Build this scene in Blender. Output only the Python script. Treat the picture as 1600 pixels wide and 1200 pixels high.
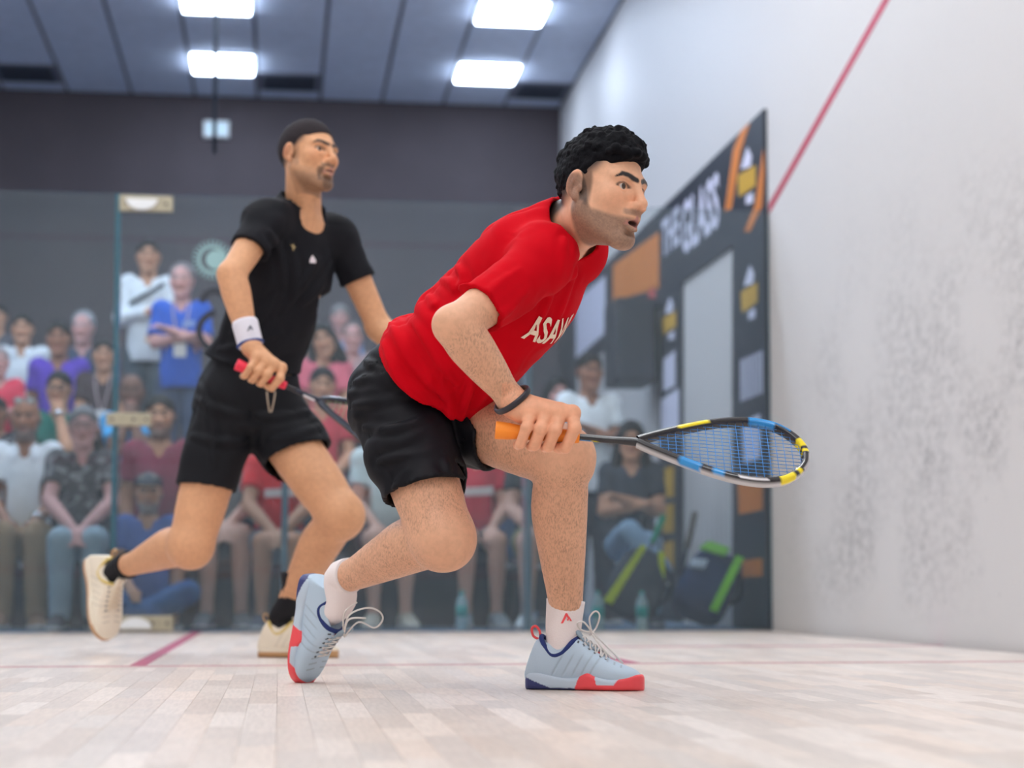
import bpy, bmesh, math, random
import numpy as np
from mathutils import Vector, Matrix

for o in list(bpy.data.objects):
    bpy.data.objects.remove(o)
scene = bpy.context.scene
COL = scene.collection
random.seed(7)
RNG = np.random.RandomState(11)

# ------------------------------------------------------------------ camera
FPX, YAW, PITCH, YP, CAMH = 2862.7, 0.1265, 0.0679, 721.1, 0.2489
YG, XH, XR, XL, ZG = 10.087, -0.435, 2.765, -3.635, 2.389      # glass plane, half-court line, side walls, glass height
ZC, YB, YF = 5.04, 17.9, -3.0                                  # ceiling, far hall wall, front wall
cam_d = bpy.data.cameras.new('camera')
cam = bpy.data.objects.new('camera', cam_d)
COL.objects.link(cam)
cam.location = (0, 0, CAMH)
cam.rotation_euler = (math.pi/2 + PITCH, 0, -YAW)
cam_d.sensor_width = 36.0
cam_d.lens = 36.0*FPX/1600.0
cam_d.shift_y = (YP-600.0)/1600.0
cam_d.clip_start = 0.05
cam_d.dof.use_dof = True
cam_d.dof.focus_distance = 4.25
cam_d.dof.aperture_fstop = 2.4
scene.camera = cam

# ------------------------------------------------------------------ world, exposure
w = bpy.data.worlds.new('world'); scene.world = w
w.use_nodes = True
w.node_tree.nodes['Background'].inputs[0].default_value = (0.75, 0.85, 1.0, 1)
w.node_tree.nodes['Background'].inputs[1].default_value = 0.15
scene.view_settings.view_transform = 'Standard'
scene.view_settings.look = 'None'
scene.view_settings.gamma = 1
scene.view_settings.use_curve_mapping = False
scene.view_settings.exposure = 0.0
LAMP_COURT, LAMP_HALL = 17.0, 21.5      # emission of the ceiling panels

# ------------------------------------------------------------------ picking helpers (photo pixel -> place)
_cy, _sy, _cp, _sp = math.cos(YAW), math.sin(YAW), math.cos(PITCH), math.sin(PITCH)
RIGHT = np.array([_cy, -_sy, 0.0])
FWDH = np.array([_sy, _cy, 0.0])
FWD = FWDH*_cp + np.array([0, 0, _sp])
UPV = -FWDH*_sp + np.array([0, 0, _cp])
CAMP = np.array([0, 0, CAMH])
def ray(px, py):
    return FWD + RIGHT*((px-800)/FPX) + UPV*((YP-py)/FPX)
def U(px, py, d):
    return CAMP + ray(px, py)*d
def onfloor(px, py, z=0.0):
    r = ray(px, py); return CAMP + r*((z-CAMH)/r[2])
def onwall(px, py, X=XR):
    r = ray(px, py); return CAMP + r*(X/r[0])
def onplaneY(px, py, Y):
    r = ray(px, py); return CAMP + r*(Y/r[1])
def V3(*a): return np.array(a, float)
def nrm(v):
    v = np.asarray(v, float); return v/np.linalg.norm(v)

def srgb(r, g, b):
    def f(c):
        c /= 255.0
        return c/12.92 if c <= 0.04045 else ((c+0.055)/1.055)**2.4
    return (f(r), f(g), f(b))

# ------------------------------------------------------------------ materials
MATS = {}
def mat(name, col=(0.8, 0.8, 0.8), rough=0.6, attr=False, noise=0.0, nscale=8.0, bump=0.0, bscale=60.0, metal=0.0,
        sheen=0.0, emit=0.0, spec=0.5, sss=0.0, coat=0.0, stretch=None, ramp=(0.35, 0.65)):
    if name in MATS: return MATS[name]
    m = bpy.data.materials.new(name); m.use_nodes = True
    nt = m.node_tree; b = nt.nodes['Principled BSDF']
    b.inputs['Roughness'].default_value = rough
    b.inputs['Metallic'].default_value = metal
    b.inputs['Specular IOR Level'].default_value = spec
    if sheen: b.inputs['Sheen Weight'].default_value = sheen
    if coat: b.inputs['Coat Weight'].default_value = coat
    if sss:
        b.inputs['Subsurface Weight'].default_value = sss
        b.inputs['Subsurface Radius'].default_value = (0.012, 0.005, 0.003)
        b.inputs['Subsurface Scale'].default_value = 1.0
    if attr:
        a = nt.nodes.new('ShaderNodeVertexColor'); a.layer_name = 'Col'; src = a.outputs[0]
    else:
        a = nt.nodes.new('ShaderNodeRGB'); a.outputs[0].default_value = (*col, 1); src = a.outputs[0]
    tc = None
    def coord():
        nonlocal tc
        if tc is None:
            tc = nt.nodes.new('ShaderNodeTexCoord')
        if stretch:
            mp = nt.nodes.new('ShaderNodeMapping'); mp.inputs['Scale'].default_value = stretch
            nt.links.new(tc.outputs['Object'], mp.inputs[0]); return mp.outputs[0]
        return tc.outputs['Object']
    if noise:
        n = nt.nodes.new('ShaderNodeTexNoise'); n.inputs['Scale'].default_value = nscale; n.inputs['Detail'].default_value = 4
        nt.links.new(coord(), n.inputs['Vector'])
        r = nt.nodes.new('ShaderNodeMapRange')
        r.inputs[1].default_value, r.inputs[2].default_value = ramp
        r.inputs[3].default_value, r.inputs[4].default_value = 1-noise, 1+noise*0.4
        nt.links.new(n.outputs[0], r.inputs[0])
        mx = nt.nodes.new('ShaderNodeVectorMath'); mx.operation = 'SCALE'
        nt.links.new(src, mx.inputs[0]); nt.links.new(r.outputs[0], mx.inputs['Scale'])
        src = mx.outputs[0]
    nt.links.new(src, b.inputs['Base Color'])
    if emit:
        nt.links.new(src, b.inputs['Emission Color']); b.inputs['Emission Strength'].default_value = emit
    if bump:
        n = nt.nodes.new('ShaderNodeTexNoise'); n.inputs['Scale'].default_value = bscale; n.inputs['Detail'].default_value = 5
        nt.links.new(coord(), n.inputs['Vector'])
        bp = nt.nodes.new('ShaderNodeBump'); bp.inputs['Strength'].default_value = bump; bp.inputs['Distance'].default_value = 0.002
        nt.links.new(n.outputs[0], bp.inputs['Height']); nt.links.new(bp.outputs[0], b.inputs['Normal'])
    MATS[name] = m
    return m

# ------------------------------------------------------------------ objects
def tag(o, label=None, cat=None, group=None, kind=None):
    if label: o['label'] = label
    if cat: o['category'] = cat
    if group: o['group'] = group
    if kind: o['kind'] = kind
    return o
def link(name, me, parent=None):
    o = bpy.data.objects.new(name, me); COL.objects.link(o)
    if parent is not None: o.parent = parent
    return o
WORLD = {}                                   # where each object's origin stands in the world
def empty(name, loc=(0, 0, 0)):
    o = bpy.data.objects.new(name, None); o.empty_display_size = 0.1; COL.objects.link(o); o.location = loc; WORLD[o.name] = Vector(loc); return o
def mesh_obj(name, v, f, m, parent=None, smooth=True, col=None, origin=None):
    v = np.asarray(v, np.float32)
    if origin is not None: v = v-np.asarray(origin, np.float32)
    me = bpy.data.meshes.new(name)
    if isinstance(f, np.ndarray) and f.ndim == 2:
        nf, k = f.shape
        me.vertices.add(len(v)); me.vertices.foreach_set('co', v.ravel())
        me.loops.add(nf*k); me.loops.foreach_set('vertex_index', f.astype(np.int32).ravel())
        me.polygons.add(nf); me.polygons.foreach_set('loop_start', np.arange(0, nf*k, k, dtype=np.int32))
        me.update(calc_edges=True)
    else:
        me.from_pydata(v.tolist(), [], [list(map(int, q)) for q in f])
    me.polygons.foreach_set('use_smooth', [smooth]*len(me.polygons))
    if col is not None:
        ca = me.color_attributes.new('Col', 'FLOAT_COLOR', 'POINT')
        c4 = np.ones((len(v), 4), np.float32); col = np.asarray(col); c4[:, :col.shape[-1]] = col
        ca.data.foreach_set('color', c4.ravel())
    me.validate()
    if m is not None: me.materials.append(m)
    o = link(name, me)
    W = Vector(origin) if origin is not None else Vector((0, 0, 0))
    o.location = W-(WORLD.get(parent.name, Vector((0, 0, 0))) if parent is not None else Vector((0, 0, 0)))
    if parent is not None: o.parent = parent
    WORLD[o.name] = W
    return o
BOXF = [(0, 1, 3, 2), (4, 6, 7, 5), (0, 4, 5, 1), (2, 3, 7, 6), (0, 2, 6, 4), (1, 5, 7, 3)]
def boxv(a, b):
    return [(x, y, z) for x in (a[0], b[0]) for y in (a[1], b[1]) for z in (a[2], b[2])]
def box(name, a, b, m, parent=None, bevel=0.0, col=None):
    o = mesh_obj(name, boxv(a, b), BOXF, m, parent, smooth=False, col=col)
    if bevel:
        md = o.modifiers.new('b', 'BEVEL'); md.width = bevel; md.segments = 2
    return o
def prism(name, pts, thick, m, parent=None, smooth=False):
    """pts: planar polygon (3d points, any plane); extruded by vector thick."""
    pts = [np.asarray(p, float) for p in pts]; n = len(pts); t = np.asarray(thick, float)
    v = pts+[p+t for p in pts]
    f = [list(range(n))[::-1], list(range(n, 2*n))]+[[i, (i+1) % n, n+(i+1) % n, n+i] for i in range(n)]
    o = mesh_obj(name, v, f, m, parent, smooth)
    bm = bmesh.new(); bm.from_mesh(o.data); bmesh.ops.recalc_face_normals(bm, faces=bm.faces); bm.to_mesh(o.data); bm.free()
    return o
def catmull(P, n=6, closed=False):
    P = np.asarray(P, float); N = len(P); out = []
    rng = range(N) if closed else range(N-1)
    for i in rng:
        if closed: p0, p1, p2, p3 = P[(i-1) % N], P[i], P[(i+1) % N], P[(i+2) % N]
        else: p0, p1, p2, p3 = P[max(i-1, 0)], P[i], P[i+1], P[min(i+2, N-1)]
        for k in range(n):
            t = k/n
            out.append(0.5*((2*p1)+(-p0+p2)*t+(2*p0-5*p1+4*p2-p3)*t*t+(-p0+3*p1-3*p2+p3)*t**3))
    if not closed: out.append(P[-1])
    return np.array(out)
def tube_vf(P, R, n=8, closed=False, flat=None, caps=True):
    """swept tube; R scalar or list; flat=(dir, factor) squashes the section along dir."""
    P = np.asarray(P, float); N = len(P)
    R = np.full(N, R) if np.isscalar(R) else np.asarray(R, float)
    T = np.gradient(P, axis=0) if not closed else np.roll(P, -1, 0)-np.roll(P, 1, 0)
    T /= np.linalg.norm(T, axis=1)[:, None]+1e-12
    up = np.array([0, 0, 1.0]) if abs(T[0][2]) < 0.9 else np.array([1.0, 0, 0])
    u = nrm(np.cross(T[0], up)); v = []
    for i in range(N):
        u = nrm(u-T[i]*np.dot(u, T[i])); wv = np.cross(T[i], u)
        for k in range(n):
            a = 2*math.pi*k/n
            q = (u*math.cos(a)+wv*math.sin(a))*R[i]
            if flat is not None:
                q = q+flat[0]*np.dot(q, flat[0])*(flat[1]-1)
            v.append(P[i]+q)
    f = []
    M = N if closed else N-1
    for i in range(M):
        for k in range(n):
            a = i*n+k; b = i*n+(k+1) % n; c = ((i+1) % N)*n+(k+1) % n; d = ((i+1) % N)*n+k
            f.append((a, b, c, d))
    if caps and not closed:
        f.append(list(range(n))[::-1]); f.append(list(range((N-1)*n, N*n)))
    return v, f
def tube(name, P, R, m, parent=None, n=8, closed=False, flat=None, col=None, origin=None):
    v, f = tube_vf(P, R, n, closed, flat)
    return mesh_obj(name, v, f, m, parent, True, col, origin)
def merge(parts):
    V, F, C, k = [], [], [], 0
    for p in parts:
        v, f = p[0], p[1]
        V += [tuple(q) for q in v]; F += [[i+k for i in q] for q in f]; k += len(v)
        if len(p) > 2: C += [p[2]]*len(v)
    return V, F, (np.array(C) if C else None)
_text_cache = {}
def text_vf(s, size=1.0, thick=0.0, shear=0.0, bold=0.0):
    """flat lettering, as triangles in the xy plane, centred"""
    cu = bpy.data.curves.new('t', 'FONT'); cu.body = s; cu.size = size; cu.align_x = 'CENTER'; cu.align_y = 'CENTER'
    cu.shear = shear; cu.offset = bold; cu.extrude = thick; cu.resolution_u = 3
    o = bpy.data.objects.new('t', cu); COL.objects.link(o)
    bpy.context.view_layer.update()
    me = o.to_mesh()
    v = [tuple(p.co) for p in me.vertices]; f = [list(p.vertices) for p in me.polygons]
    o.to_mesh_clear(); bpy.data.objects.remove(o); bpy.data.curves.remove(cu)
    return np.array(v), f

# ------------------------------------------------------------------ implicit surface sculpting
_lat = {}
def vnoise(P, scale, seed=0):
    if seed not in _lat: _lat[seed] = np.random.RandomState(seed).rand(32, 32, 32).astype(np.float32)
    L = _lat[seed]
    x, y, z = [np.asarray(c)*scale+100 for c in P]
    xi, yi, zi = [np.floor(c).astype(np.int32) for c in (x, y, z)]
    def sm(t): return t*t*(3-2*t)
    fx, fy, fz = sm(x-xi), sm(y-yi), sm(z-zi)
    x0, x1, y0, y1, z0, z1 = xi & 31, (xi+1) & 31, yi & 31, (yi+1) & 31, zi & 31, (zi+1) & 31
    def lp(a, b, t): return a+(b-a)*t
    return lp(lp(lp(L[x0, y0, z0], L[x1, y0, z0], fx), lp(L[x0, y1, z0], L[x1, y1, z0], fx), fy),
              lp(lp(L[x0, y0, z1], L[x1, y0, z1], fx), lp(L[x0, y1, z1], L[x1, y1, z1], fx), fy), fz)-0.5
def smin(a, b, k):
    if k <= 0: return np.minimum(a, b)
    h = np.maximum(k-np.abs(a-b), 0)/k
    return np.minimum(a, b)-h*h*k*0.25
def smax(a, b, k): return -smin(-a, -b, k)
class Field:
    def __init__(s): s.ops = []
    def add(s, fn, lo, hi, k, mode): s.ops.append((fn, np.asarray(lo, float)-k-0.012, np.asarray(hi, float)+k+0.012, k, mode)); return s
    def cone(s, a, b, ra, rb, k=0.02, mode='u', flat=None):
        a = np.asarray(a, float); b = np.asarray(b, float); ba = b-a; L2 = max(float(ba@ba), 1e-9)
        fl = None if flat is None else (np.asarray(flat[0], float), flat[1])
        def fn(X, Y, Z):
            px, py, pz = X-a[0], Y-a[1], Z-a[2]
            t = np.clip((px*ba[0]+py*ba[1]+pz*ba[2])/L2, 0, 1)
            wx, wy, wz = px-t*ba[0], py-t*ba[1], pz-t*ba[2]
            if fl is not None:
                n, fc = fl; q = (wx*n[0]+wy*n[1]+wz*n[2])*(fc-1)
                wx, wy, wz = wx+n[0]*q, wy+n[1]*q, wz+n[2]*q
            return np.sqrt(wx*wx+wy*wy+wz*wz)-(ra+(rb-ra)*t)
        r = max(ra, rb)*(1 if flat is None else max(1, 1/flat[1]))
        return s.add(fn, np.minimum(a, b)-r, np.maximum(a, b)+r, k, mode)
    def tube(s, P, R, k=0.02, n=4, mode='u', flat=None):
        P = np.asarray(P, float); Q = np.column_stack([P, np.asarray(R, float)])
        Q = catmull(Q, n)
        for i in range(len(Q)-1):
            s.cone(Q[i, :3], Q[i+1, :3], Q[i, 3], Q[i+1, 3], k if i == 0 else 0.006, mode, flat)
        return s
    def ell(s, c, r, R=None, k=0.02, mode='u'):
        c = np.asarray(c, float); r = np.asarray(r, float); R = np.eye(3) if R is None else np.asarray(R, float)
        def fn(X, Y, Z):
            x, y, z = X-c[0], Y-c[1], Z-c[2]
            q = [(x*R[0, i]+y*R[1, i]+z*R[2, i])/r[i] for i in range(3)]
            k0 = np.sqrt(q[0]**2+q[1]**2+q[2]**2)+1e-6
            k1 = np.sqrt((q[0]/r[0])**2+(q[1]/r[1])**2+(q[2]/r[2])**2)+1e-6
            return k0*(k0-1)/k1
        e = np.sqrt((R**2)@(r**2))
        return s.add(fn, c-e, c+e, k, mode)
    def loft(s, o, R, st, k=0.02, mode='u', n=2.3):
        """o origin, R columns (lateral, front, axis), st rows t,a,b,cx,cy"""
        o = np.asarray(o, float); R = np.asarray(R, float); st = np.asarray(st, float)
        tt = np.linspace(st[0, 0], st[-1, 0], 60)
        q = catmull(st, 10); tab = [np.interp(tt, q[:, 0], q[:, i]) for i in range(1, 5)]
        def fn(X, Y, Z):
            x, y, z = X-o[0], Y-o[1], Z-o[2]
            l = x*R[0, 0]+y*R[1, 0]+z*R[2, 0]; f = x*R[0, 1]+y*R[1, 1]+z*R[2, 1]; t = x*R[0, 2]+y*R[1, 2]+z*R[2, 2]
            a, b, cx, cy = [np.interp(t, tt, c).astype(np.float32) for c in tab]
            l = l-cx; f = f-cy
            ln = np.sqrt(l*l+f*f)+1e-6
            rr = (np.abs(l/a)**n+np.abs(f/b)**n)**(1.0/n)+1e-6
            d = ln*(1-1/rr)
            d = np.where(rr < 0.3, -0.7*np.minimum(a, b), d)
            return np.maximum(d, np.maximum(tt[0]-t, t-tt[-1]))
        cs = []
        for t in (st[0, 0], st[-1, 0]):
            for l in (-1, 1):
                for f in (-1, 1):
                    cs.append(o+R@np.array([l*(st[:, 1].max()+np.abs(st[:, 3]).max()), f*(st[:, 2].max()+np.abs(st[:, 4]).max()), t]))
        cs = np.array(cs)
        return s.add(fn, cs.min(0), cs.max(0), k, mode)
    def cut(s, p, n):
        """keep the side n points to"""
        p = np.asarray(p, float); n = nrm(n)
        s.ops.append((lambda X, Y, Z: -((X-p[0])*n[0]+(Y-p[1])*n[1]+(Z-p[2])*n[2]), None, None, 0, 'i')); return s
    def cutend(s, p, n, r, length=0.5):
        """remove a cylinder that starts at p and runs along n"""
        p = np.asarray(p, float); n = nrm(n)
        def fn(X, Y, Z):
            x, y, z = X-p[0], Y-p[1], Z-p[2]; t = x*n[0]+y*n[1]+z*n[2]
            rad = np.sqrt(np.maximum(x*x+y*y+z*z-t*t, 0))
            return np.maximum(np.maximum(-t, t-length), rad-r)
        e = p+n*length
        return s.add(fn, np.minimum(p, e)-r, np.maximum(p, e)+r, 0, 's')
    def shell(s, th): s.ops.append((th, None, None, 0, 'shell')); return s
    def disp(s, fn, lo=None, hi=None):
        s.ops.append((fn, None if lo is None else np.asarray(lo, float), None if hi is None else np.asarray(hi, float), 0, 'd')); return s
    def bounds(s):
        lo = np.min([o[1]+o[3] for o in s.ops if o[4] == 'u'], 0); hi = np.max([o[2]-o[3] for o in s.ops if o[4] == 'u'], 0)
        return lo, hi
    def grid(s, lo, hi, h):
        n = np.ceil((hi-lo)/h).astype(int)+1
        ax = [(lo[i]+h*np.arange(n[i])).astype(np.float32) for i in range(3)]
        D = np.full(n, 0.2, np.float32)
        for fn, a, b, k, mode in s.ops:
            if mode == 'shell':
                D = np.maximum(D, -(D+fn)); continue
            if a is None: i0 = [0]*3; i1 = list(n)
            else:
                i0 = [max(0, int((a[i]-lo[i])/h)) for i in range(3)]; i1 = [min(n[i], int((b[i]-lo[i])/h)+2) for i in range(3)]
                if any(i0[i] >= i1[i] for i in range(3)): continue
            sl = tuple(slice(i0[i], i1[i]) for i in range(3))
            X = ax[0][sl[0]][:, None, None]; Y = ax[1][sl[1]][None, :, None]; Z = ax[2][sl[2]][None, None, :]
            d = fn(X, Y, Z)
            if mode == 'u': D[sl] = smin(D[sl], d, k)
            elif mode == 's': D[sl] = smax(D[sl], -d, k)
            elif mode == 'i': D[sl] = np.maximum(D[sl], d)
            elif mode == 'd': D[sl] = D[sl]+d
        return D
    def mesh(s, h, lo=None, hi=None, pad=0.02):
        if lo is None:
            lo, hi = s.bounds(); lo = lo-pad; hi = hi+pad
        lo = np.asarray(lo, float); hi = np.asarray(hi, float)
        return nets(s.grid(lo, hi, h), lo, h)
def nets(D, lo, h):
    S = D < 0
    c = S[:-1, :-1, :-1].astype(np.int8)
    for dx, dy, dz in [(1, 0, 0), (0, 1, 0), (1, 1, 0), (0, 0, 1), (1, 0, 1), (0, 1, 1), (1, 1, 1)]:
        c = c+S[dx:S.shape[0]-1+dx, dy:S.shape[1]-1+dy, dz:S.shape[2]-1+dz]
    act = (c > 0) & (c < 8)
    I = np.argwhere(act)
    if len(I) == 0: return np.zeros((0, 3)), np.zeros((0, 4), int)
    idx = np.full(act.shape, -1, np.int32); idx[act] = np.arange(len(I))
    acc = np.zeros((len(I), 3)); cnt = np.zeros(len(I))
    cor = [(0, 0, 0), (1, 0, 0), (0, 1, 0), (1, 1, 0), (0, 0, 1), (1, 0, 1), (0, 1, 1), (1, 1, 1)]
    vals = [D[I[:, 0]+q[0], I[:, 1]+q[1], I[:, 2]+q[2]] for q in cor]
    for a in range(8):
        for ax in range(3):
            if cor[a][ax] == 1: continue
            q = list(cor[a]); q[ax] = 1; b = cor.index(tuple(q))
            va, vb = vals[a], vals[b]
            m = (va < 0) != (vb < 0)
            t = np.where(m, va/(va-vb+1e-20), 0)
            p = np.tile(np.array(cor[a], float), (len(I), 1)); p[:, ax] += t
            acc[m] += p[m]; cnt[m] += 1
    V = lo+(I+acc/cnt[:, None])*h
    quads = []
    for ax in range(3):
        o1, o2 = [(1, 2), (2, 0), (0, 1)][ax]
        sl0 = [slice(None)]*3; sl1 = [slice(None)]*3
        sl0[ax] = slice(0, -1); sl1[ax] = slice(1, None)
        A = S[tuple(sl0)]; B = S[tuple(sl1)]
        E = np.argwhere(A != B)
        ok = (E[:, o1] > 0) & (E[:, o2] > 0) & (E[:, o1] < act.shape[o1]) & (E[:, o2] < act.shape[o2])
        E = E[ok]
        fl = A[E[:, 0], E[:, 1], E[:, 2]]
        def g(d1, d2):
            q = E.copy(); q[:, o1] -= d1; q[:, o2] -= d2
            return idx[q[:, 0], q[:, 1], q[:, 2]]
        a, b, cc, d = g(1, 1), g(0, 1), g(0, 0), g(1, 0)
        Q = np.column_stack([a, b, cc, d]); Q[~fl] = Q[~fl][:, ::-1]
        quads.append(Q)
    Q = np.vstack(quads); Q = Q[(Q >= 0).all(1)]
    return V, Q
def patches(field, boxes):
    """boxes: list of (lo, hi, h); the first is the coarse whole, the others replace it inside their box"""
    Vs, Qs, k = [], [], 0
    fine = boxes[1:]
    for i, (lo, hi, h) in enumerate(boxes):
        V, Q = field.mesh(h, lo, hi)
        if i == 0:
            C = V[Q].mean(1); keep = np.ones(len(Q), bool)
            for l2, h2, hh in fine:
                keep &= ~((C > np.asarray(l2)+h*1.2) & (C < np.asarray(h2)-h*1.2)).all(1)
            Q = Q[keep]
            u, inv = np.unique(Q, return_inverse=True); V = V[u]; Q = inv.reshape(-1, 4)
        Vs.append(V); Qs.append(Q+k); k += len(V)
    return np.vstack(Vs), np.vstack(Qs)
# ================================================================== the setting
def nodes(name):
    m = bpy.data.materials.new(name); m.use_nodes = True; return m, m.node_tree, m.node_tree.nodes['Principled BSDF']
def wall_paint():
    m, nt, b = nodes('court_plaster'); b.inputs['Roughness'].default_value = 0.55
    geo = nt.nodes.new('ShaderNodeNewGeometry'); sep = nt.nodes.new('ShaderNodeSeparateXYZ'); nt.links.new(geo.outputs['Position'], sep.inputs[0])
    def noise(scale, detail, rough=0.6):
        n = nt.nodes.new('ShaderNodeTexNoise'); n.inputs['Scale'].default_value = scale; n.inputs['Detail'].default_value = detail
        n.inputs['Roughness'].default_value = rough; nt.links.new(geo.outputs['Position'], n.inputs['Vector']); return n.outputs[0]
    def mr(src, a, b_, c, d):
        r = nt.nodes.new('ShaderNodeMapRange'); r.inputs[1].default_value, r.inputs[2].default_value, r.inputs[3].default_value, r.inputs[4].default_value = a, b_, c, d
        nt.links.new(src, r.inputs[0]); return r.outputs[0]
    def mul(a, b_):
        n = nt.nodes.new('ShaderNodeMath'); n.operation = 'MULTIPLY'; nt.links.new(a, n.inputs[0]); nt.links.new(b_, n.inputs[1]); return n.outputs[0]
    # ball scuffs: small grey smears, thick in the ball-height band and thin elsewhere
    mp = nt.nodes.new('ShaderNodeMapping'); mp.inputs['Scale'].default_value = (1, 13, 24); nt.links.new(geo.outputs['Position'], mp.inputs[0])
    sm = nt.nodes.new('ShaderNodeTexNoise'); sm.inputs['Scale'].default_value = 1.0; sm.inputs['Detail'].default_value = 6; sm.inputs['Roughness'].default_value = 0.7; nt.links.new(mp.outputs[0], sm.inputs['Vector'])
    smear = mr(sm.outputs[0], 0.40, 0.74, 0, 1)
    mp2 = nt.nodes.new('ShaderNodeMapping'); mp2.inputs['Scale'].default_value = (1, 1.6, 1.4); nt.links.new(geo.outputs['Position'], mp2.inputs[0])
    cl = nt.nodes.new('ShaderNodeTexNoise'); cl.inputs['Scale'].default_value = 1.0; cl.inputs['Detail'].default_value = 3; nt.links.new(mp2.outputs[0], cl.inputs['Vector'])
    cloud = mr(cl.outputs[0], 0.40, 0.62, 0, 1)
    band = mul(mr(sep.outputs[2], 0.06, 0.40, 0, 1), mr(sep.outputs[2], 0.85, 2.1, 1, 0.06))
    court = mr(sep.outputs[1], YG-0.9, YG-0.15, 1, 0)
    f = mul(mul(mul(smear, cloud), band), court)
    vo = nt.nodes.new('ShaderNodeTexVoronoi'); vo.inputs['Scale'].default_value = 6.0; nt.links.new(geo.outputs['Position'], vo.inputs['Vector'])
    dots = mul(mul(mr(vo.outputs['Distance'], 0.03, 0.10, 1, 0), mr(sep.outputs[2], 0.5, 2.2, 0.9, 0.1)), court)
    sc = nt.nodes.new('ShaderNodeMath'); sc.operation = 'MULTIPLY_ADD'; nt.links.new(dots, sc.inputs[0]); sc.inputs[1].default_value = 0.25
    f2 = nt.nodes.new('ShaderNodeMath'); f2.operation = 'MULTIPLY'; nt.links.new(f, f2.inputs[0]); f2.inputs[1].default_value = 0.85
    nt.links.new(f2.outputs[0], sc.inputs[2])
    mx = nt.nodes.new('ShaderNodeMixRGB'); mx.inputs[1].default_value = (*srgb(210, 206, 204), 1); mx.inputs[2].default_value = (*srgb(128, 127, 128), 1)
    nt.links.new(sc.outputs[0], mx.inputs[0]); nt.links.new(mx.outputs[0], b.inputs['Base Color'])
    bp = nt.nodes.new('ShaderNodeBump'); bp.inputs['Strength'].default_value = 0.15; bp.inputs['Distance'].default_value = 0.004
    nt.links.new(noise(35, 4), bp.inputs['Height']); nt.links.new(bp.outputs[0], b.inputs['Normal'])
    return m
def glass_mat(name='court_glass', stripes=True):
    m, nt, b = nodes(name); out = nt.nodes['Material Output']; nt.nodes.remove(b)
    tr = nt.nodes.new('ShaderNodeBsdfTransparent'); tr.inputs[0].default_value = (0.955, 0.98, 0.985, 1)
    gl = nt.nodes.new('ShaderNodeBsdfGlossy'); gl.inputs['Roughness'].default_value = 0.0
    fr = nt.nodes.new('ShaderNodeFresnel'); fr.inputs[0].default_value = 1.45
    mx = nt.nodes.new('ShaderNodeMixShader'); nt.links.new(fr.outputs[0], mx.inputs[0]); nt.links.new(tr.outputs[0], mx.inputs[1]); nt.links.new(gl.outputs[0], mx.inputs[2])
    # even bluish veil stands in for reflected haze; lower half adds the fine vertical print
    df = nt.nodes.new('ShaderNodeBsdfDiffuse'); df.inputs[0].default_value = (*srgb(132, 154, 168), 1)
    mx2 = nt.nodes.new('ShaderNodeMixShader'); nt.links.new(mx.outputs[0], mx2.inputs[1]); nt.links.new(df.outputs[0], mx2.inputs[2])
    geo = nt.nodes.new('ShaderNodeNewGeometry'); sep = nt.nodes.new('ShaderNodeSeparateXYZ'); nt.links.new(geo.outputs['Position'], sep.inputs[0])
    a = nt.nodes.new('ShaderNodeMath'); a.operation = 'MULTIPLY'; a.inputs[1].default_value = 2*math.pi/0.0285; nt.links.new(sep.outputs[0], a.inputs[0])
    s = nt.nodes.new('ShaderNodeMath'); s.operation = 'SINE'; nt.links.new(a.outputs[0], s.inputs[0])
    r = nt.nodes.new('ShaderNodeMapRange'); r.inputs[1].default_value, r.inputs[2].default_value, r.inputs[3].default_value, r.inputs[4].default_value = -0.2, 0.5, 0.0, 0.085
    nt.links.new(s.outputs[0], r.inputs[0])
    z = nt.nodes.new('ShaderNodeMapRange'); z.inputs[1].default_value, z.inputs[2].default_value, z.inputs[3].default_value, z.inputs[4].default_value = 0.55, 0.95, 1, 0
    nt.links.new(sep.outputs[2], z.inputs[0])
    mm = nt.nodes.new('ShaderNodeMath'); mm.operation = 'MULTIPLY_ADD'; nt.links.new(r.outputs[0], mm.inputs[0]); nt.links.new(z.outputs[0], mm.inputs[1]); mm.inputs[2].default_value = 0.088
    nt.links.new(mm.outputs[0], mx2.inputs[0]); nt.links.new(mx2.outputs[0], out.inputs[0])
    return m
M_WALL = wall_paint()
M_GLASS = glass_mat()
M_EDGE = mat('glass_edge', srgb(70, 140, 160), 0.2)
M_RED = mat('court_red', srgb(190, 45, 75), 0.5, noise=0.15, nscale=30)
M_WHITE = mat('white_paint', srgb(232, 234, 236), 0.5)
M_HALLDARK = mat('hall_dark_wall', srgb(84, 76, 80), 0.8, noise=0.08, nscale=2)
M_CARPET = mat('hall_carpet', srgb(116, 140, 162), 0.95, noise=0.15, nscale=40)
M_TILE = mat('ceiling_tile', srgb(220, 229, 248), 0.9, noise=0.06, nscale=12, bump=0.3, bscale=90)
M_GRID = mat('ceiling_grid', srgb(128, 130, 144), 0.7)
M_BLACK = mat('banner_black', srgb(40, 44, 54), 0.5)
M_ORANGE = mat('banner_orange', srgb(226, 132, 50), 0.6, noise=0.12, nscale=6, stretch=(1, 6, 0.3))
M_GOLD = mat('banner_gold', srgb(206, 160, 44), 0.6)
M_PRINTW = mat('banner_white', srgb(224, 222, 240), 0.6)
M_BRASS = mat('brass', srgb(176, 168, 146), 0.45, metal=0.2, noise=0.15, nscale=30)
M_DARK = mat('dark_metal', srgb(38, 48, 62), 0.5)
M_LAMP = mat('lamp_panel', (0.93, 0.97, 1.0), 0.5, emit=LAMP_COURT)
M_LAMPH = mat('lamp_panel_hall', (0.68, 0.81, 1.0), 0.5, emit=LAMP_HALL)

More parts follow.
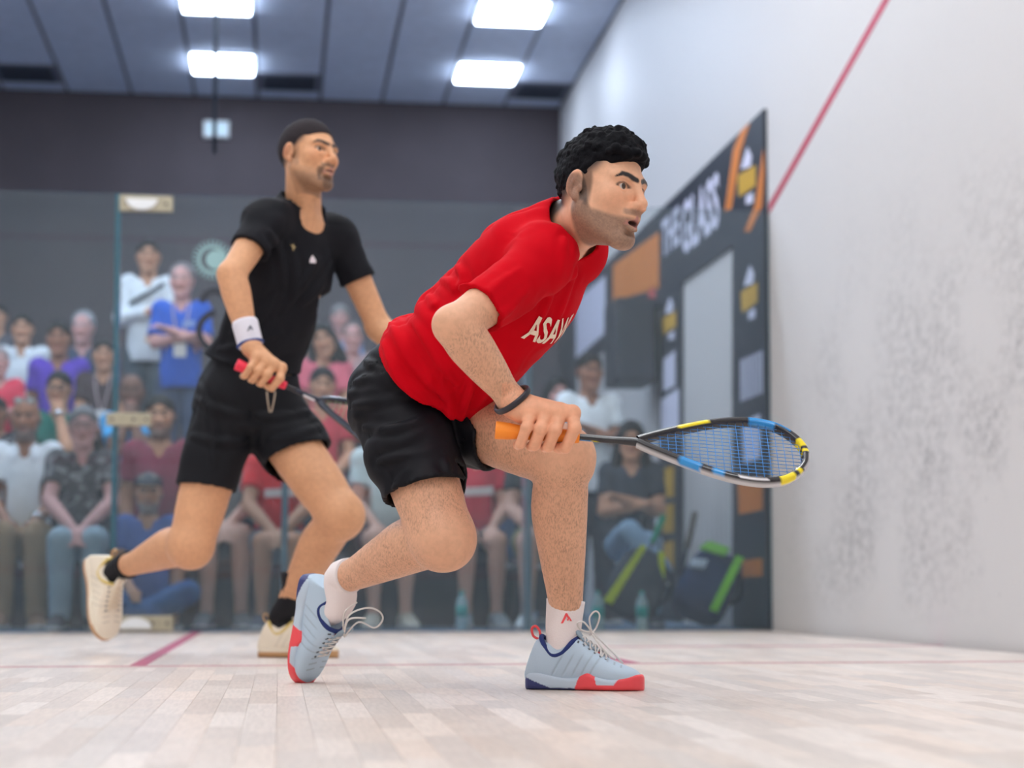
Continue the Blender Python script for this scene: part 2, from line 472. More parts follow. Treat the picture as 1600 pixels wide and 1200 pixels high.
# walls
def struct(o): o['kind'] = 'structure'; return o
wr = struct(box('wall_right', (XR, YF, -0.05), (XR+0.2, YB, ZC), M_WALL))
wl = struct(box('wall_left', (XL-0.2, YF, -0.05), (XL, YG, ZC), M_WALL))
wf = struct(box('wall_front', (XL-0.2, YF-0.2, -0.05), (XR+0.2, YF, ZC), M_WALL))
wb = struct(box('wall_back', (XL-6, YB, -0.05), (XR+0.2, YB+0.2, ZC), M_HALLDARK))
wl2 = struct(box('wall_hall_left', (XL-6.2, YG, -0.05), (XL-6, YB, ZC), M_WHITE))
wl3 = struct(box('wall_hall_side', (XL-6.2, YG-0.2, -0.05), (XL-0.2, YG, ZC), M_WALL))
carpet = struct(box('floor_hall', (XL-6, YG+0.02, -0.05), (XR, YB, -0.004), M_CARPET))

# out line on the right wall, sloping up towards the front wall; the others on the left and front wall
SL = 0.268
def wline(name, X, a, b, wd, parent, inward):
    (y0, z0), (y1, z1) = a, b
    prism(name, [(X, y0, z0), (X, y1, z1), (X, y1, z1+wd), (X, y0, z0+wd)], (inward*0.002, 0, 0), M_RED, parent)
wline('out_line', XR, (YG, 2.372), (YG-8.2, 2.372+8.2*SL), 0.055, wr, -1)
wline('out_line', XL, (YG, 2.372), (YF, 4.57), 0.055, wl, 1)
box('out_line', (XL, YF, 4.57), (XR, YF+0.002, 4.62), M_RED, wf)
box('service_line', (XL, YF, 1.78), (XR, YF+0.002, 1.83), M_RED, wf)
box('tin_line', (XL, YF, 0.43), (XR, YF+0.003, 0.48), M_RED, wf)

# ---------------------------------------------------------------- floor of maple strips
M_WOODB = mat('floor_base', srgb(150, 125, 105), 0.7)
M_WOOD = mat('maple', attr=True, rough=0.34, noise=0.10, nscale=9, stretch=(14, 1.2, 1), bump=0.05, bscale=40, spec=0.4)
floor = struct(box('floor', (XL, YF, -0.05), (XR, YG+0.02, -0.012), M_WOODB))
SW = 0.0605
planks = []
x = XL+0.004
r = random.Random(3)
while x+SW < XR:
    y = YF-r.random()*0.5
    while y < YG:
        L = r.choice((0.26, 0.32, 0.38, 0.46, 0.55))
        y0, y1 = max(y, YF), min(y+L, YG)
        if y1-y0 > 0.05: planks.append((x, y0, y1, r.random(), r.random()))
        y += L
    x += SW
def pcol(a, b):
    t = 0.78+0.24*a
    base = np.array(srgb(236, 226, 219))
    warm = np.array([1.0, 0.985-0.05*b, 0.97-0.09*b])
    return base*warm*t
def pmesh(x, y0, y1):
    g = 0.0002; c = 0.0004
    x0, x1, y0, y1 = x+g, x+SW-g, y0+g, y1-g
    v = [(x0, y0, -0.012), (x1, y0, -0.012), (x1, y1, -0.012), (x0, y1, -0.012),
         (x0, y0, -c), (x1, y0, -c), (x1, y1, -c), (x0, y1, -c),
         (x0+c, y0+c, 0), (x1-c, y0+c, 0), (x1-c, y1-c, 0), (x0+c, y1-c, 0)]
    f = [(8, 9, 10, 11)]
    for k in (0, 4):
        for i in range(4): f.append((k+i, k+(i+1) % 4, k+4+(i+1) % 4, k+4+i))
    return v, f
def pview(p):
    c = np.array([p[0]+SW/2, (p[1]+p[2])/2, 0])-CAMP
    d = c@FWD
    if d < 1.0: return -1
    px = 800+FPX*(c@RIGHT)/d; py = YP-FPX*(c@UPV)/d
    if not (-20 < px < 1620 and py < 1215): return -1
    return 1.0/d
order = sorted(planks, key=lambda p: -pview(p))
near = [p for p in order[:300] if pview(p) > 0]
rest = order[len(near):]
for p in near:
    v, f = pmesh(*p[:3]); mesh_obj('plank', v, f, M_WOOD, floor, False, np.tile(pcol(p[3], p[4]), (12, 1)))
V, Fc, C = merge([(*pmesh(*p[:3]), pcol(p[3], p[4])) for p in rest])
o = mesh_obj('planks', V, Fc, M_WOOD, floor, False, C); o['kind'] = 'stuff'
# painted court lines
YS = YG-4.26
M_FLINE = mat('floor_line', srgb(176, 74, 104), 0.5, noise=0.2, nscale=25)
M_SHORT = mat('floor_line_worn', srgb(200, 146, 150), 0.5, noise=0.2, nscale=25)
def fline(name, a, b): box(name, (*a, 0.0), (*b, 0.0012), M_SHORT if name == 'short_line' else M_FLINE, floor)
fline('short_line', (XL, YS-0.025), (XR, YS+0.025))
fline('half_court_line', (XH-0.025, YS+0.025), (XH+0.025, YG-0.005))
for xa in (XL+1.6, XR-1.65):
    fline('service_box_line', (xa, YS+0.025), (xa+0.05, YS+1.6))
fline('service_box_line', (XL, YS+1.6), (XL+1.65, YS+1.65))
fline('service_box_line', (XR-1.65, YS+1.6), (XR, YS+1.65))

# ---------------------------------------------------------------- ceiling: tiles, lamps, vents
ceil = struct(box('ceiling', (XL-6.2, YF-0.2, ZC+0.012), (XR+0.2, YB+0.2, ZC+0.15), M_GRID))
def onceil(px, py):
    rr = ray(px, py); return CAMP+rr*((ZC-CAMH)/rr[2])
T = 0.61
c1, c2, c3, c4 = onceil(348, 97), onceil(341, 8), onceil(755, 113), onceil(791, 20)
gx0 = c1[0]-T/2; gy0 = c1[1]-T/2
def cell(p): return (int(math.floor((p[0]-gx0)/T)), int(math.floor((p[1]-gy0)/T)))
lamps = {cell(c1), cell(c2), cell(c3), cell(c4)}
lc = sorted({c[0] for c in lamps}); lr = sorted({c[1] for c in lamps})
vents = {cell(onceil(20, 112)), cell(onceil(452, 130)), cell(onceil(832, 150))}
def lamp_thing(cx, cy, wx, wy, m, label, grp):
    e = empty('ceiling_light', (cx, cy, ZC))
    t = 0.02
    v, f, _ = merge([(boxv((cx-wx/2, cy-wy/2, ZC-0.014), (cx-wx/2+t, cy+wy/2, ZC+0.01)), BOXF), (boxv((cx+wx/2-t, cy-wy/2, ZC-0.014), (cx+wx/2, cy+wy/2, ZC+0.01)), BOXF),
                     (boxv((cx-wx/2+t, cy-wy/2, ZC-0.014), (cx+wx/2-t, cy-wy/2+t, ZC+0.01)), BOXF), (boxv((cx-wx/2+t, cy+wy/2-t, ZC-0.014), (cx+wx/2-t, cy+wy/2, ZC+0.01)), BOXF)])
    mesh_obj('frame', v, f, M_WHITE, e, False)
    box('diffuser', (cx-wx/2+t, cy-wy/2+t, ZC-(0.010 if m is M_LAMP else 0.045)), (cx+wx/2-t, cy+wy/2-t, ZC+0.008), m, e, bevel=0.0 if m is M_LAMP else 0.01)
    tag(e, label, 'ceiling light', grp)
nx0, nx1 = int((XL-3.4-gx0)/T)-1, int((XR-gx0)/T)
ny0, ny1 = -6, int((YB-gy0)/T)
where = {cell(c1): 'square ceiling light crossed by the dark hanging rod, nearer the far wall', cell(c2): 'square ceiling light cut by the top edge above the hanging rod',
         cell(c3): 'square ceiling light near the right wall, lower one of its column', cell(c4): 'large bright ceiling light at the top edge near the right wall'}
vlab = ['dark ceiling air vent at the far left of the ceiling', 'dark ceiling air vent right of the light crossed by the rod', 'dark ceiling air vent where the ceiling meets the right wall']
vcells = [cell(onceil(20, 112)), cell(onceil(452, 130)), cell(onceil(832, 150))]
done = set()
for i in range(nx0, nx1+1):
    for j in range(ny0, ny1+1):
        x0, y0 = gx0+i*T, gy0+j*T; x1, y1 = x0+T, min(y0+T, YB-0.01)
        x1 = min(x1, XR-0.005)
        if y1-y0 < 0.1 or x1-x0 < 0.1: continue
        if (i, j) in lamps:
            lamp_thing((x0+x1)/2, (y0+y1)/2, x1-x0-0.02, y1-y0-0.02, M_LAMPH, where[(i, j)], 'hall ceiling lights'); done.add((i, j)); continue
        if (i, j) in vcells:
            k = vcells.index((i, j)); e = empty('ceiling_vent', ((x0+x1)/2, (y0+y1)/2, ZC))
            box('frame', (x0+0.02, y0+0.02, ZC-0.006), (x1-0.02, y1-0.02, ZC+0.011), M_GRID, e)
            for q in range(6):
                yy = y0+0.07+q*(y1-y0-0.14)/5.5
                box('louvre', (x0+0.06, yy, ZC-0.016), (x1-0.06, yy+0.035, ZC-0.006), M_DARK, e)
            tag(e, vlab[k], 'air vent', 'ceiling air vents'); continue
        g = 0.018
        box('ceiling_tile', (x0+g, y0+0.004, ZC), (x1-g, y1-0.004, ZC+0.012), M_TILE, ceil)
# added unseen hall lamps that brighten the stand, then the court's own lamps
for cx, nx in ((-5.4, 'left aisle'), (-3.4, 'left end of the stand'), (-1.3, 'middle of the stand'), (0.8, 'right end of the stand')):
    for cy, ny in ((11.0, 'close behind the glass'), (12.5, 'over the second row'), (14.0, 'over the back row')):
        lamp_thing(cx, cy, 1.2 if cy < 12 else 0.6, 0.6, M_LAMPH, 'added unseen ceiling light above the %s, %s' % (nx, ny), 'hall ceiling lights')
for cx, nx in ((-2.4, 'left wall'), (-0.45, 'half-court line'), (1.5, 'right wall')):
    for cy, ny in ((-1.2, 'nearest the front wall'), (2.0, 'over the front court'), (5.2, 'over the short line'), (8.4, 'nearest the glass')):
        lamp_thing(cx, cy, 0.6, 1.2, M_LAMP, 'long court ceiling light by the %s, %s' % (nx, ny), 'court ceiling lights')
box('ceiling_board', (XL-0.2, YF, ZC+0.002), (XR, gy0+ny0*T, ZC+0.011), M_WHITE, ceil)

# ---------------------------------------------------------------- glass back wall with door
def Xat(px, py=700): return onplaneY(px, py, YG)[0]
XJ = [XL, XL+1.37, -0.888, Xat(446), Xat(826), XR]
def pane(name, x0, x1, parent=None, z0=0.012):
    t = 0.006
    v = boxv((x0, YG-t, z0), (x1, YG+t, ZG))
    o = mesh_obj(name, v, BOXF, M_GLASS, parent, False)
    o.data.materials.append(M_EDGE)
    for p in o.data.polygons:
        if abs(p.normal.y) < 0.5: p.material_index = 1
    return o
k = 1
for i in range(5):
    a, b = XJ[i]+0.005, XJ[i+1]-0.005
    if i == 2:
        dr = struct(empty('door_1', ((a+b)/2, YG, 0)))
        pane('glass_pane', a, b, dr)
        for (pa, pb) in [((187, 305), (270, 332)), ((166, 645), (236, 666)), ((187, 962), (271, 986))]:
            A = onplaneY(pa[0], pa[1], YG); B = onplaneY(pb[0], pb[1], YG)
            hp = box('hinge_plate', (A[0], YG-0.016, max(B[2], 0.004)), (B[0], YG+0.016, A[2]), M_BRASS, dr, bevel=0.004)
            for fx in (0.15, 0.62, 0.88):
                cx, cz = A[0]+(B[0]-A[0])*fx, (A[2]+max(B[2], 0.004))/2
                tube('screw', [(cx, YG-0.019, cz), (cx, YG-0.015, cz)], 0.008, M_DARK, dr, 8)
        # white half-moon latch plates at the top and bottom fittings
        for (px, py, s) in [(222, 312, -1), (212, 982, 1)]:
            c = onplaneY(px, py, YG); pts = [c+V3(0.085*math.cos(t), 0, s*0.06*math.sin(t)) for t in np.linspace(0, math.pi, 12)]
            for q in pts: q[1] = YG-0.018; q[2] = max(q[2], 0.002)
            prism('latch_cover', pts, (0, -0.012, 0), M_WHITE, dr)
    else:
        struct(pane('window_%d' % k, a, b)); k += 1
M_FIN = mat('glass_fin', srgb(120, 150, 168), 0.15, spec=0.6)
for i, xx in enumerate((XJ[2], XJ[3], XJ[4])):
    if i == 0:
        struct(box('trim_%d' % (i+1), (xx-0.014, YG+0.008, 0.0), (xx+0.014, YG+0.10, ZG), M_EDGE))
    else:
        struct(box('trim_%d' % (i+1), (xx-0.018, YG+0.008, 0.0), (xx+0.018, YG+0.16, 2.05), M_FIN))
# emblem etched on the glass, and the black figure sticker below it
em = empty('glass_emblem', tuple(onplaneY(332, 406, YG)))
c = onplaneY(332, 406, YG); M_ETCH = mat('etched_white', srgb(150, 186, 188), 0.8)
for a in np.linspace(0, 2*math.pi, 26, endpoint=False):
    d = V3(math.cos(a), 0, math.sin(a)); t = V3(-math.sin(a), 0, math.cos(a))
    p = [c+d*0.083+t*0.004, c+d*0.112+t*0.003, c+d*0.112-t*0.003, c+d*0.083-t*0.004]
    for q in p: q[1] = YG-0.0065
    prism('ray', p, (0, -0.001, 0), M_ETCH, em)
def disc(name, c, r0, r1, m, parent, a0=0, a1=2*math.pi, n=28, y=YG-0.0065):
    A = np.linspace(a0, a1, n); v = []; f = []
    for a in A:
        for rr in (r0, r1):
            for dy in (0, -0.001): v.append((c[0]+rr*math.cos(a), y+dy, c[2]+rr*math.sin(a)))
    for i in range(n-1):
        b = i*4; f += [(b, b+2, b+6, b+4), (b+1, b+5, b+7, b+3), (b, b+4, b+5, b+1), (b+2, b+3, b+7, b+6)]
    return mesh_obj(name, v, f, m, parent, False)
disc('ring', c, 0.064, 0.080, M_ETCH, em)
disc('face', c+V3(0.016, 0, 0.0), 0.0, 0.052, M_ETCH, em)
tag(em, 'round white sunburst emblem etched on the glass door', 'emblem')
st = empty('glass_sticker', tuple(onplaneY(330, 505, YG)))
c = onplaneY(336, 474, YG); disc('upper_arc', c, 0.050, 0.086, M_BLACK, st, 0.2, math.pi, 16)
c = onplaneY(341, 518, YG); disc('lower_arc', c, 0.085, 0.122, M_BLACK, st, math.pi*0.55, math.pi*1.45, 18)
tag(st, 'black curved figure sticker on the glass door beside the blue shirt', 'sticker')

# ---------------------------------------------------------------- rod and sign in the hall
e = empty('hanging_rod', tuple(U(335, 240, 12.2)))
p = U(335, 240, 12.2); tube('rod', [(p[0], p[1], ZC), (p[0], p[1], (ZC+p[2])/2), tuple(p)], 0.014, M_DARK, e, 8)
box('rod_cap', (p[0]-0.03, p[1]-0.03, ZC-0.03), (p[0]+0.03, p[1]+0.03, ZC-0.001), M_DARK, e)
tag(e, 'thin dark rod hanging from the ceiling in front of the light', 'rod')
a, b = onplaneY(318, 190, YB), onplaneY(358, 217, YB)
e = empty('wall_sign', ((a[0]+b[0])/2, YB, b[2]))
box('case', (a[0], YB-0.06, b[2]), (b[0], YB, a[2]), M_WHITE, e, bevel=0.008)
box('lit_face', (a[0]+0.02, YB-0.064, b[2]+0.02), (b[0]-0.02, YB-0.06, a[2]-0.02), mat('sign_lit', srgb(190, 214, 224), 0.5, emit=0.35), e)
tag(e, 'small white lit box on the dark far wall behind the rod', 'sign')

# ---------------------------------------------------------------- event banner on the right wall of the hall
ban = empty('event_banner', (XR-0.02, 12.0, 0)); 
def wp(pts, off=0.02):
    return [onwall(px, py, XR-off) for px, py in pts]
def wpoly(name, pts, m, off=0.02, th=0.018, parent=ban):
    P = wp(pts, 0.02)
    for q in P:
        q[0] = XR-off; q[1] = max(q[1], YG+0.03); q[2] = max(q[2], 0.0)
    return prism(name, P, (-th if th > 0 else th, 0, 0), m, parent)
wpoly('top_strip', [(1208, 155), (870, 486), (870, 600), (945, 545), (1030, 478), (1064, 442), (1144, 384), (1208, 340)], M_BLACK, 0.0, 0.02)
wpoly('banner_leg', [(1208, 330), (1144, 384), (1144, 985), (1212, 995)], M_BLACK, 0.0, 0.0202)
wpoly('banner_leg', [(1064, 440), (1030, 470), (1030, 985), (1064, 985)], M_BLACK, 0.0, 0.0202)
wpoly('banner_leg', [(898, 470), (876, 490), (876, 985), (898, 985)], M_BLACK, 0.0, 0.0202)
O2 = 0.0205
def bp(name, pts, m): return wpoly(name, pts, m, O2, 0.002)
bp('corner_stripe', [(1158, 205), (1172, 192), (1158, 235), (1143, 326), (1133, 331), (1146, 235)], M_ORANGE)
bp('corner_stripe', [(1201, 226), (1202, 262), (1191, 322), (1172, 362), (1163, 362), (1180, 322)], M_ORANGE)
bp('orange_panel', [(958, 415), (1030, 362), (1030, 450), (958, 470)], M_ORANGE)
bp('pale_panel', [(900, 470), (946, 430), (946, 520), (900, 560)], M_PRINTW)
bp('red_bar', [(1014, 452), (1024, 446), (1024, 516), (1014, 520)], mat('banner_red', srgb(214, 92, 88), 0.6))
def logo(cx, cy, s):
    bp('logo_peak', [(cx-9*s, cy-16*s), (cx+1*s, cy-50*s), (cx+8*s, cy-36*s), (cx+6*s, cy-20*s)], M_PRINTW)
    bp('logo_block', [(cx-14*s, cy-6*s), (cx+14*s, cy-22*s), (cx+14*s, cy+10*s), (cx-12*s, cy+28*s)], M_GOLD)
    bp('logo_line', [(cx-1*s, cy+26*s), (cx+10*s, cy+20*s), (cx+10*s, cy+36*s), (cx-1*s, cy+40*s)], M_PRINTW)
logo(1167, 280, 1.0); logo(1171, 462, 0.95); logo(1046, 502, 0.75)
bp('print_block', [(1037, 562), (1055, 548), (1055, 602), (1037, 612)], M_PRINTW)
bp('print_block', [(1033, 625), (1061, 606), (1061, 680), (1033, 684)], M_PRINTW)
bp('print_block', [(1160, 660), (1188, 646), (1188, 716), (1163, 724)], M_PRINTW)
bp('print_block', [(1153, 752), (1192, 746), (1192, 796), (1155, 804)], M_ORANGE)
bp('print_block', [(1161, 876), (1191, 872), (1191, 900), (1161, 902)], M_ORANGE)
for (y0, y1) in ((728, 776), (786, 832), (844, 890)):
    bp('print_block', [(1036, y0+5), (1053, y0), (1053, y1), (1036, y1+1)], M_GOLD)
bp('edge_stripe', [(1203, 700), (1208, 700), (1209, 880), (1204, 880)], M_ORANGE)
def wall_text(name, s, px0, px1, pyt0, pyt1, pyb0, m, bold=0.02, dx=0.0):
    """lettering on the wall between photo columns px0 (far end) and px1 (near end)"""
    v, f = text_vf(s, 1.0, bold=bold)
    u = (v[:, 0]-v[:, 0].min())/(np.ptp(v[:, 0])); t = (v[:, 1]-v[:, 1].min())/(np.ptp(v[:, 1]))
    A, B, C = onwall(px0, pyt0, XR-0.0225), onwall(px1, pyt1, XR-0.0225), onwall(px0, pyb0, XR-0.0225)
    P = [(XR-0.0225, A[1]+(B[1]-A[1])*a, C[2]+((A[2]+(B[2]-A[2])*a)-C[2])*b) for a, b in zip(u, t)]
    mesh_obj(name, P, [q[::-1] for q in f], m, ban, False)
wall_text('lettering', 'THE', 1034, 1061, 347, 320, 404, M_PRINTW, 0.03)
wall_text('lettering', 'GLASS', 1065, 1123, 318, 266, 402, M_PRINTW, 0.03)
wall_text('lettering', 'IIIIIII', 1157, 1191, 563, 547, 628, M_PRINTW, 0.03)
tag(ban, 'black and orange event banner framing the white wall behind the glass', 'banner')
# loudspeaker box mounted in front of the banner
P0 = onwall(945, 470, XR-0.25); 
e = empty('loudspeaker', tuple(onwall(985, 580, XR-0.2)))
a = onwall(948, 580, XR-0.16); b_ = onwall(1024, 452, XR-0.16)
y0, y1 = 12.95, 13.45; z0 = 1.72; z1 = 2.34
box('cabinet', (XR-0.36, y0, z0), (XR-0.06, y1, z1), M_BLACK, e, bevel=0.02)
box('grille', (XR-0.34, y0-0.012, z0+0.04), (XR-0.08, y0+0.001, z1-0.04), mat('grille', srgb(52, 56, 66), 0.8, bump=0.8, bscale=220), e, bevel=0.005)
box('bracket', (XR-0.062, (y0+y1)/2-0.05, z0+0.2), (XR-0.026, (y0+y1)/2+0.05, z1-0.2), M_DARK, e)
tag(e, 'large black loudspeaker box mounted on the banner wall', 'loudspeaker')
# ================================================================== figures: shared sculpting
M_SKIN = mat('skin', attr=True, rough=0.5, noise=0.07, nscale=70, bump=0.12, bscale=260, spec=0.35, sss=0.0)
def body_hair(m):
    """fine dark body hair where the alpha of the colour layer says so"""
    nt = m.node_tree; b = nt.nodes['Principled BSDF']; src = b.inputs['Base Color'].links[0].from_socket
    a = [n for n in nt.nodes if n.type == 'VERTEX_COLOR'][0]; geo = nt.nodes.new('ShaderNodeNewGeometry')
    mp = nt.nodes.new('ShaderNodeMapping'); mp.inputs['Scale'].default_value = (1.0, 0.6, 0.38); mp.inputs['Rotation'].default_value = (0, 0.25, 0); nt.links.new(geo.outputs['Position'], mp.inputs[0])
    n1 = nt.nodes.new('ShaderNodeTexNoise'); n1.inputs['Scale'].default_value = 330; n1.inputs['Detail'].default_value = 2; nt.links.new(mp.outputs[0], n1.inputs['Vector'])
    n2 = nt.nodes.new('ShaderNodeTexNoise'); n2.inputs['Scale'].default_value = 26; nt.links.new(geo.outputs['Position'], n2.inputs['Vector'])
    def mr(o, a_, b_, c, d):
        r = nt.nodes.new('ShaderNodeMapRange'); r.inputs[1].default_value, r.inputs[2].default_value, r.inputs[3].default_value, r.inputs[4].default_value = a_, b_, c, d
        nt.links.new(o, r.inputs[0]); return r.outputs[0]
    def mul(p, q):
        n = nt.nodes.new('ShaderNodeMath'); n.operation = 'MULTIPLY'; nt.links.new(p, n.inputs[0]); nt.links.new(q, n.inputs[1]); return n.outputs[0]
    inv = mr(a.outputs['Alpha'], 0, 1, 1, 0)
    k = mul(mul(mr(n1.outputs[0], 0.46, 0.66, 0.12, 0.85), mr(n2.outputs[0], 0.3, 0.65, 0.35, 1.0)), inv)
    mx = nt.nodes.new('ShaderNodeMixRGB'); nt.links.new(k, mx.inputs[0]); nt.links.new(src, mx.inputs[1]); mx.inputs[2].default_value = (0.07, 0.04, 0.028, 1)
    nt.links.new(mx.outputs[0], b.inputs['Base Color'])
body_hair(M_SKIN)
M_SKINC = mat('skin_far', attr=True, rough=0.55, spec=0.3)
M_HAIR = mat('dark_hair', srgb(10, 10, 16), 0.7, bump=0.6, bscale=350, spec=0.12)
def frame(f, u):
    f = nrm(f); l = nrm(np.cross(u, f)); return np.column_stack([f, l, np.cross(f, l)])
def rot_about(R, axis, ang):
    return np.array(Matrix.Rotation(ang, 3, Vector(axis)))@R
class Head:
    """local axes: x forward out of the face, y to the person's left, z up; origin between the ears"""
    def __init__(s, O, R, sc): s.O, s.R, s.s = np.asarray(O, float), R, sc
    def L(s, *p): return s.O+s.R@(np.array(p, float)*s.s)
    def loc(s, P): return (np.asarray(P)-s.O)@s.R/s.s
    def ell(s, F, c, r, k, mode='u'): F.ell(s.L(*c), np.array(r)*s.s, s.R, k*s.s, mode)
    def cone(s, F, a, b, ra, rb, k, mode='u'): F.cone(s.L(*a), s.L(*b), ra*s.s, rb*s.s, k*s.s, mode)
    def skull(s, F, fine=True, mouth=0.006, squint=0.0):
        e, c = s.ell, s.cone
        e(F, (-0.012, 0, 0.036), (0.100, 0.077, 0.090), 0.02)
        e(F, (0.032, 0, -0.030), (0.062, 0.061, 0.086), 0.03)
        for y in (-1, 1):
            c(F, (0.004, y*0.056, -0.052), (0.066, y*0.020, -0.105), 0.018, 0.017, 0.03)
            e(F, (0.058, y*0.045, -0.018), (0.026, 0.020, 0.022), 0.025)
        e(F, (0.074, 0, -0.106), (0.020, 0.022, 0.018), 0.02)
        if not fine:
            c(F, (0.086, 0, 0.012), (0.108, 0, -0.030), 0.010, 0.014, 0.012)
            for y in (-1, 1):
                e(F, (-0.004, y*0.080, -0.004), (0.020, 0.010, 0.032), 0.006)
                e(F, (0.096, y*0.030, 0.006), (0.014, 0.018, 0.010), 0.01, 's')
            return
        for y in (-1, 1):
            c(F, (0.084, y*0.008, 0.022), (0.074, y*0.048, 0.024), 0.011, 0.010, 0.018)          # brow ridge
            e(F, (0.097, y*0.033, 0.003), (0.018, 0.019, 0.0135), 0.010, 's')                      # socket
            e(F, (0.0735, y*0.0325, 0.003), (0.0150, 0.0165, 0.0145), 0.004)                       # lids
            e(F, (0.090, y*0.0335, 0.0025), (0.013, 0.0145, 0.0072-squint), 0.0015, 's')           # eye opening
        c(F, (0.090, 0, 0.016), (0.112, 0, -0.026), 0.0082, 0.0105, 0.012)                          # nose
        e(F, (0.112, 0, -0.031), (0.0130, 0.0120, 0.0110), 0.008)
        for y in (-1, 1):
            e(F, (0.102, y*0.0140, -0.036), (0.0135, 0.0075, 0.0090), 0.005)
            e(F, (0.110, y*0.0080, -0.0450), (0.0070, 0.0040, 0.0050), 0.002, 's')
        e(F, (0.088, 0, -0.058), (0.016, 0.026, 0.014), 0.02)                                       # muzzle
        c(F, (0.097, -0.007, -0.0605), (0.086, -0.023, -0.068), 0.0062, 0.0035, 0.006)             # lips
        c(F, (0.097, 0.007, -0.0605), (0.086, 0.023, -0.068), 0.0062, 0.0035, 0.006)
        c(F, (0.0965, -0.006, -0.0765-mouth*0.7), (0.085, -0.021, -0.070), 0.0072, 0.0035, 0.006)
        c(F, (0.0965, 0.006, -0.0765-mouth*0.7), (0.085, 0.021, -0.070), 0.0072, 0.0035, 0.006)
        e(F, (0.104, 0, -0.0685-mouth*0.35), (0.020, 0.018, 0.0012+mouth*0.55), 0.002, 's')
        e(F, (0.094, 0, -0.090-mouth*0.5), (0.012, 0.020, 0.0045), 0.008, 's')                    # chin crease
        for y in (-1, 1):                                                                           # ears
            Re = s.R@np.array(Matrix.Rotation(-y*0.38, 3, 'Z'))@np.array(Matrix.Rotation(0.18, 3, 'Y'))
            def el(c_, r_, k_, m_='u'): F.ell(s.O+s.R@(np.array((-0.004, y*0.0765, -0.004))*s.s)+Re@(np.array(c_)*s.s), np.array(r_)*s.s, Re, k_*s.s, m_)
            el((-0.008, y*0.006, 0.004), (0.0180, 0.0080, 0.0305), 0.006)
            el((0.002, y*0.007, -0.024), (0.0085, 0.0070, 0.0100), 0.006)                           # lobe
            el((-0.006, y*0.0150, 0.006), (0.0135, 0.0070, 0.0240), 0.003, 's')
            el((-0.012, y*0.0095, 0.000), (0.0035, 0.0045, 0.0160), 0.004)                          # inner fold
            el((0.008, y*0.0080, -0.004), (0.0050, 0.0050, 0.0075), 0.004)                          # tragus
    def colors(s, P, skin, beard=0.0, goatee=0.0, hairline=0.035, fade=0.03, lips=(0.52, 0.22, 0.19), hair=(0.02, 0.018, 0.02), brow_t=0.0052, side=0.7, stub=(0.10, 0.085, 0.08)):
        q = s.loc(P); x, y, z = q.T; ay = np.abs(y)
        C = np.tile(np.asarray(skin, float), (len(P), 1))
        H = (np.abs(x) < 0.16) & (ay < 0.11) & (z < 0.15) & (z > -0.14)
        def blend(m, c):
            m = np.clip(m, 0, 1)*H; C[:] = C*(1-m[:, None])+np.asarray(c)*m[:, None]
        def ss(a, b, v): t = np.clip((v-a)/(b-a), 0, 1); return t*t*(3-2*t)
        def seg(a, b):
            a = np.array(a); b = np.array(b); ba = b-a; t = np.clip(((np.column_stack([x, ay, z])-a)@ba)/(ba@ba), 0, 1)
            return np.linalg.norm(np.column_stack([x, ay, z])-(a+t[:, None]*ba), axis=1), t
        nz = 0.6*vnoise((x, y, z), 420, 3)
        warm = np.array(skin)*np.array([1.08, 0.86, 0.80])
        blend(0.5*np.exp(-((x-0.105)**2+(z+0.033)**2+y*y)/0.0006), warm)
        blend(0.45*np.exp(-((x-0.075)**2+(z+0.02)**2+(ay-0.045)**2)/0.0008), warm)
        blend(0.6*ss(0.078, 0.088, ay)*(np.abs(x) < 0.05), warm)
        ec = np.hypot((x+0.014)/0.012, (z-0.002)/0.022); blend(0.55*ss(1.1, 0.5, ec)*ss(0.074, 0.080, ay), np.array(skin)*np.array([0.62, 0.42, 0.38]))  # ear hollow tinted darker and redder, painted shade that makes it look deeper
        # beard and sideburns
        if beard:
            # upper edge of the beard runs from the ear down to the mouth corner
            edge = -0.052+(-0.01)*ss(0.03, 0.08, x)+0.075*ss(0.035, 0.0, x)
            m = ss(0.006, -0.006, z-edge)*ss(-0.030, -0.014, x)*ss(-0.150, -0.118, z)
            m *= 1-ss(0.024, 0.0, np.hypot(ay, (z+0.069)*1.1))*ss(0.075, 0.09, x)*0.9
            mo = ss(0.010, 0.003, np.abs(z+0.0505))*ss(0.034, 0.026, ay)*ss(0.07, 0.09, x)
            blend(np.maximum(m, mo*0.9)*beard*(0.85+0.5*nz), stub)
        if goatee:
            m = ss(0.034, 0.022, np.hypot(ay, (z+0.100)*0.9))*ss(0.05, 0.066, x)*ss(-0.080, -0.088, z)
            mo = ss(0.008, 0.002, np.abs(z+0.052))*ss(0.034, 0.026, ay)*ss(0.07, 0.085, x)
            mc = ss(0.010, 0.004, np.abs(ay-0.030))*ss(0.06, 0.075, x)*ss(-0.052, -0.06, z)*ss(-0.11, -0.1, z)
            jw = ss(-0.066, -0.088, z+0.3*(x-0.05))*ss(-0.01, 0.015, x)*0.55
            blend(np.maximum.reduce([m, mo, mc, jw])*goatee*(0.85+0.5*nz), stub)
        d, _ = seg((0.100, 0.0, -0.0605), (0.086, 0.023, -0.068)); d2, _ = seg((0.0985, 0.0, -0.079), (0.085, 0.021, -0.070))
        blend(ss(0.0082, 0.0060, np.minimum(d, d2))*ss(0.026, 0.020, ay)*(x > 0.075), lips)
        blend(ss(0.006, 0.002, np.hypot(z+0.0700, 0))*ss(0.020, 0.014, ay)*ss(0.098, 0.092, x)*(x > 0.07), (0.05, 0.015, 0.012))
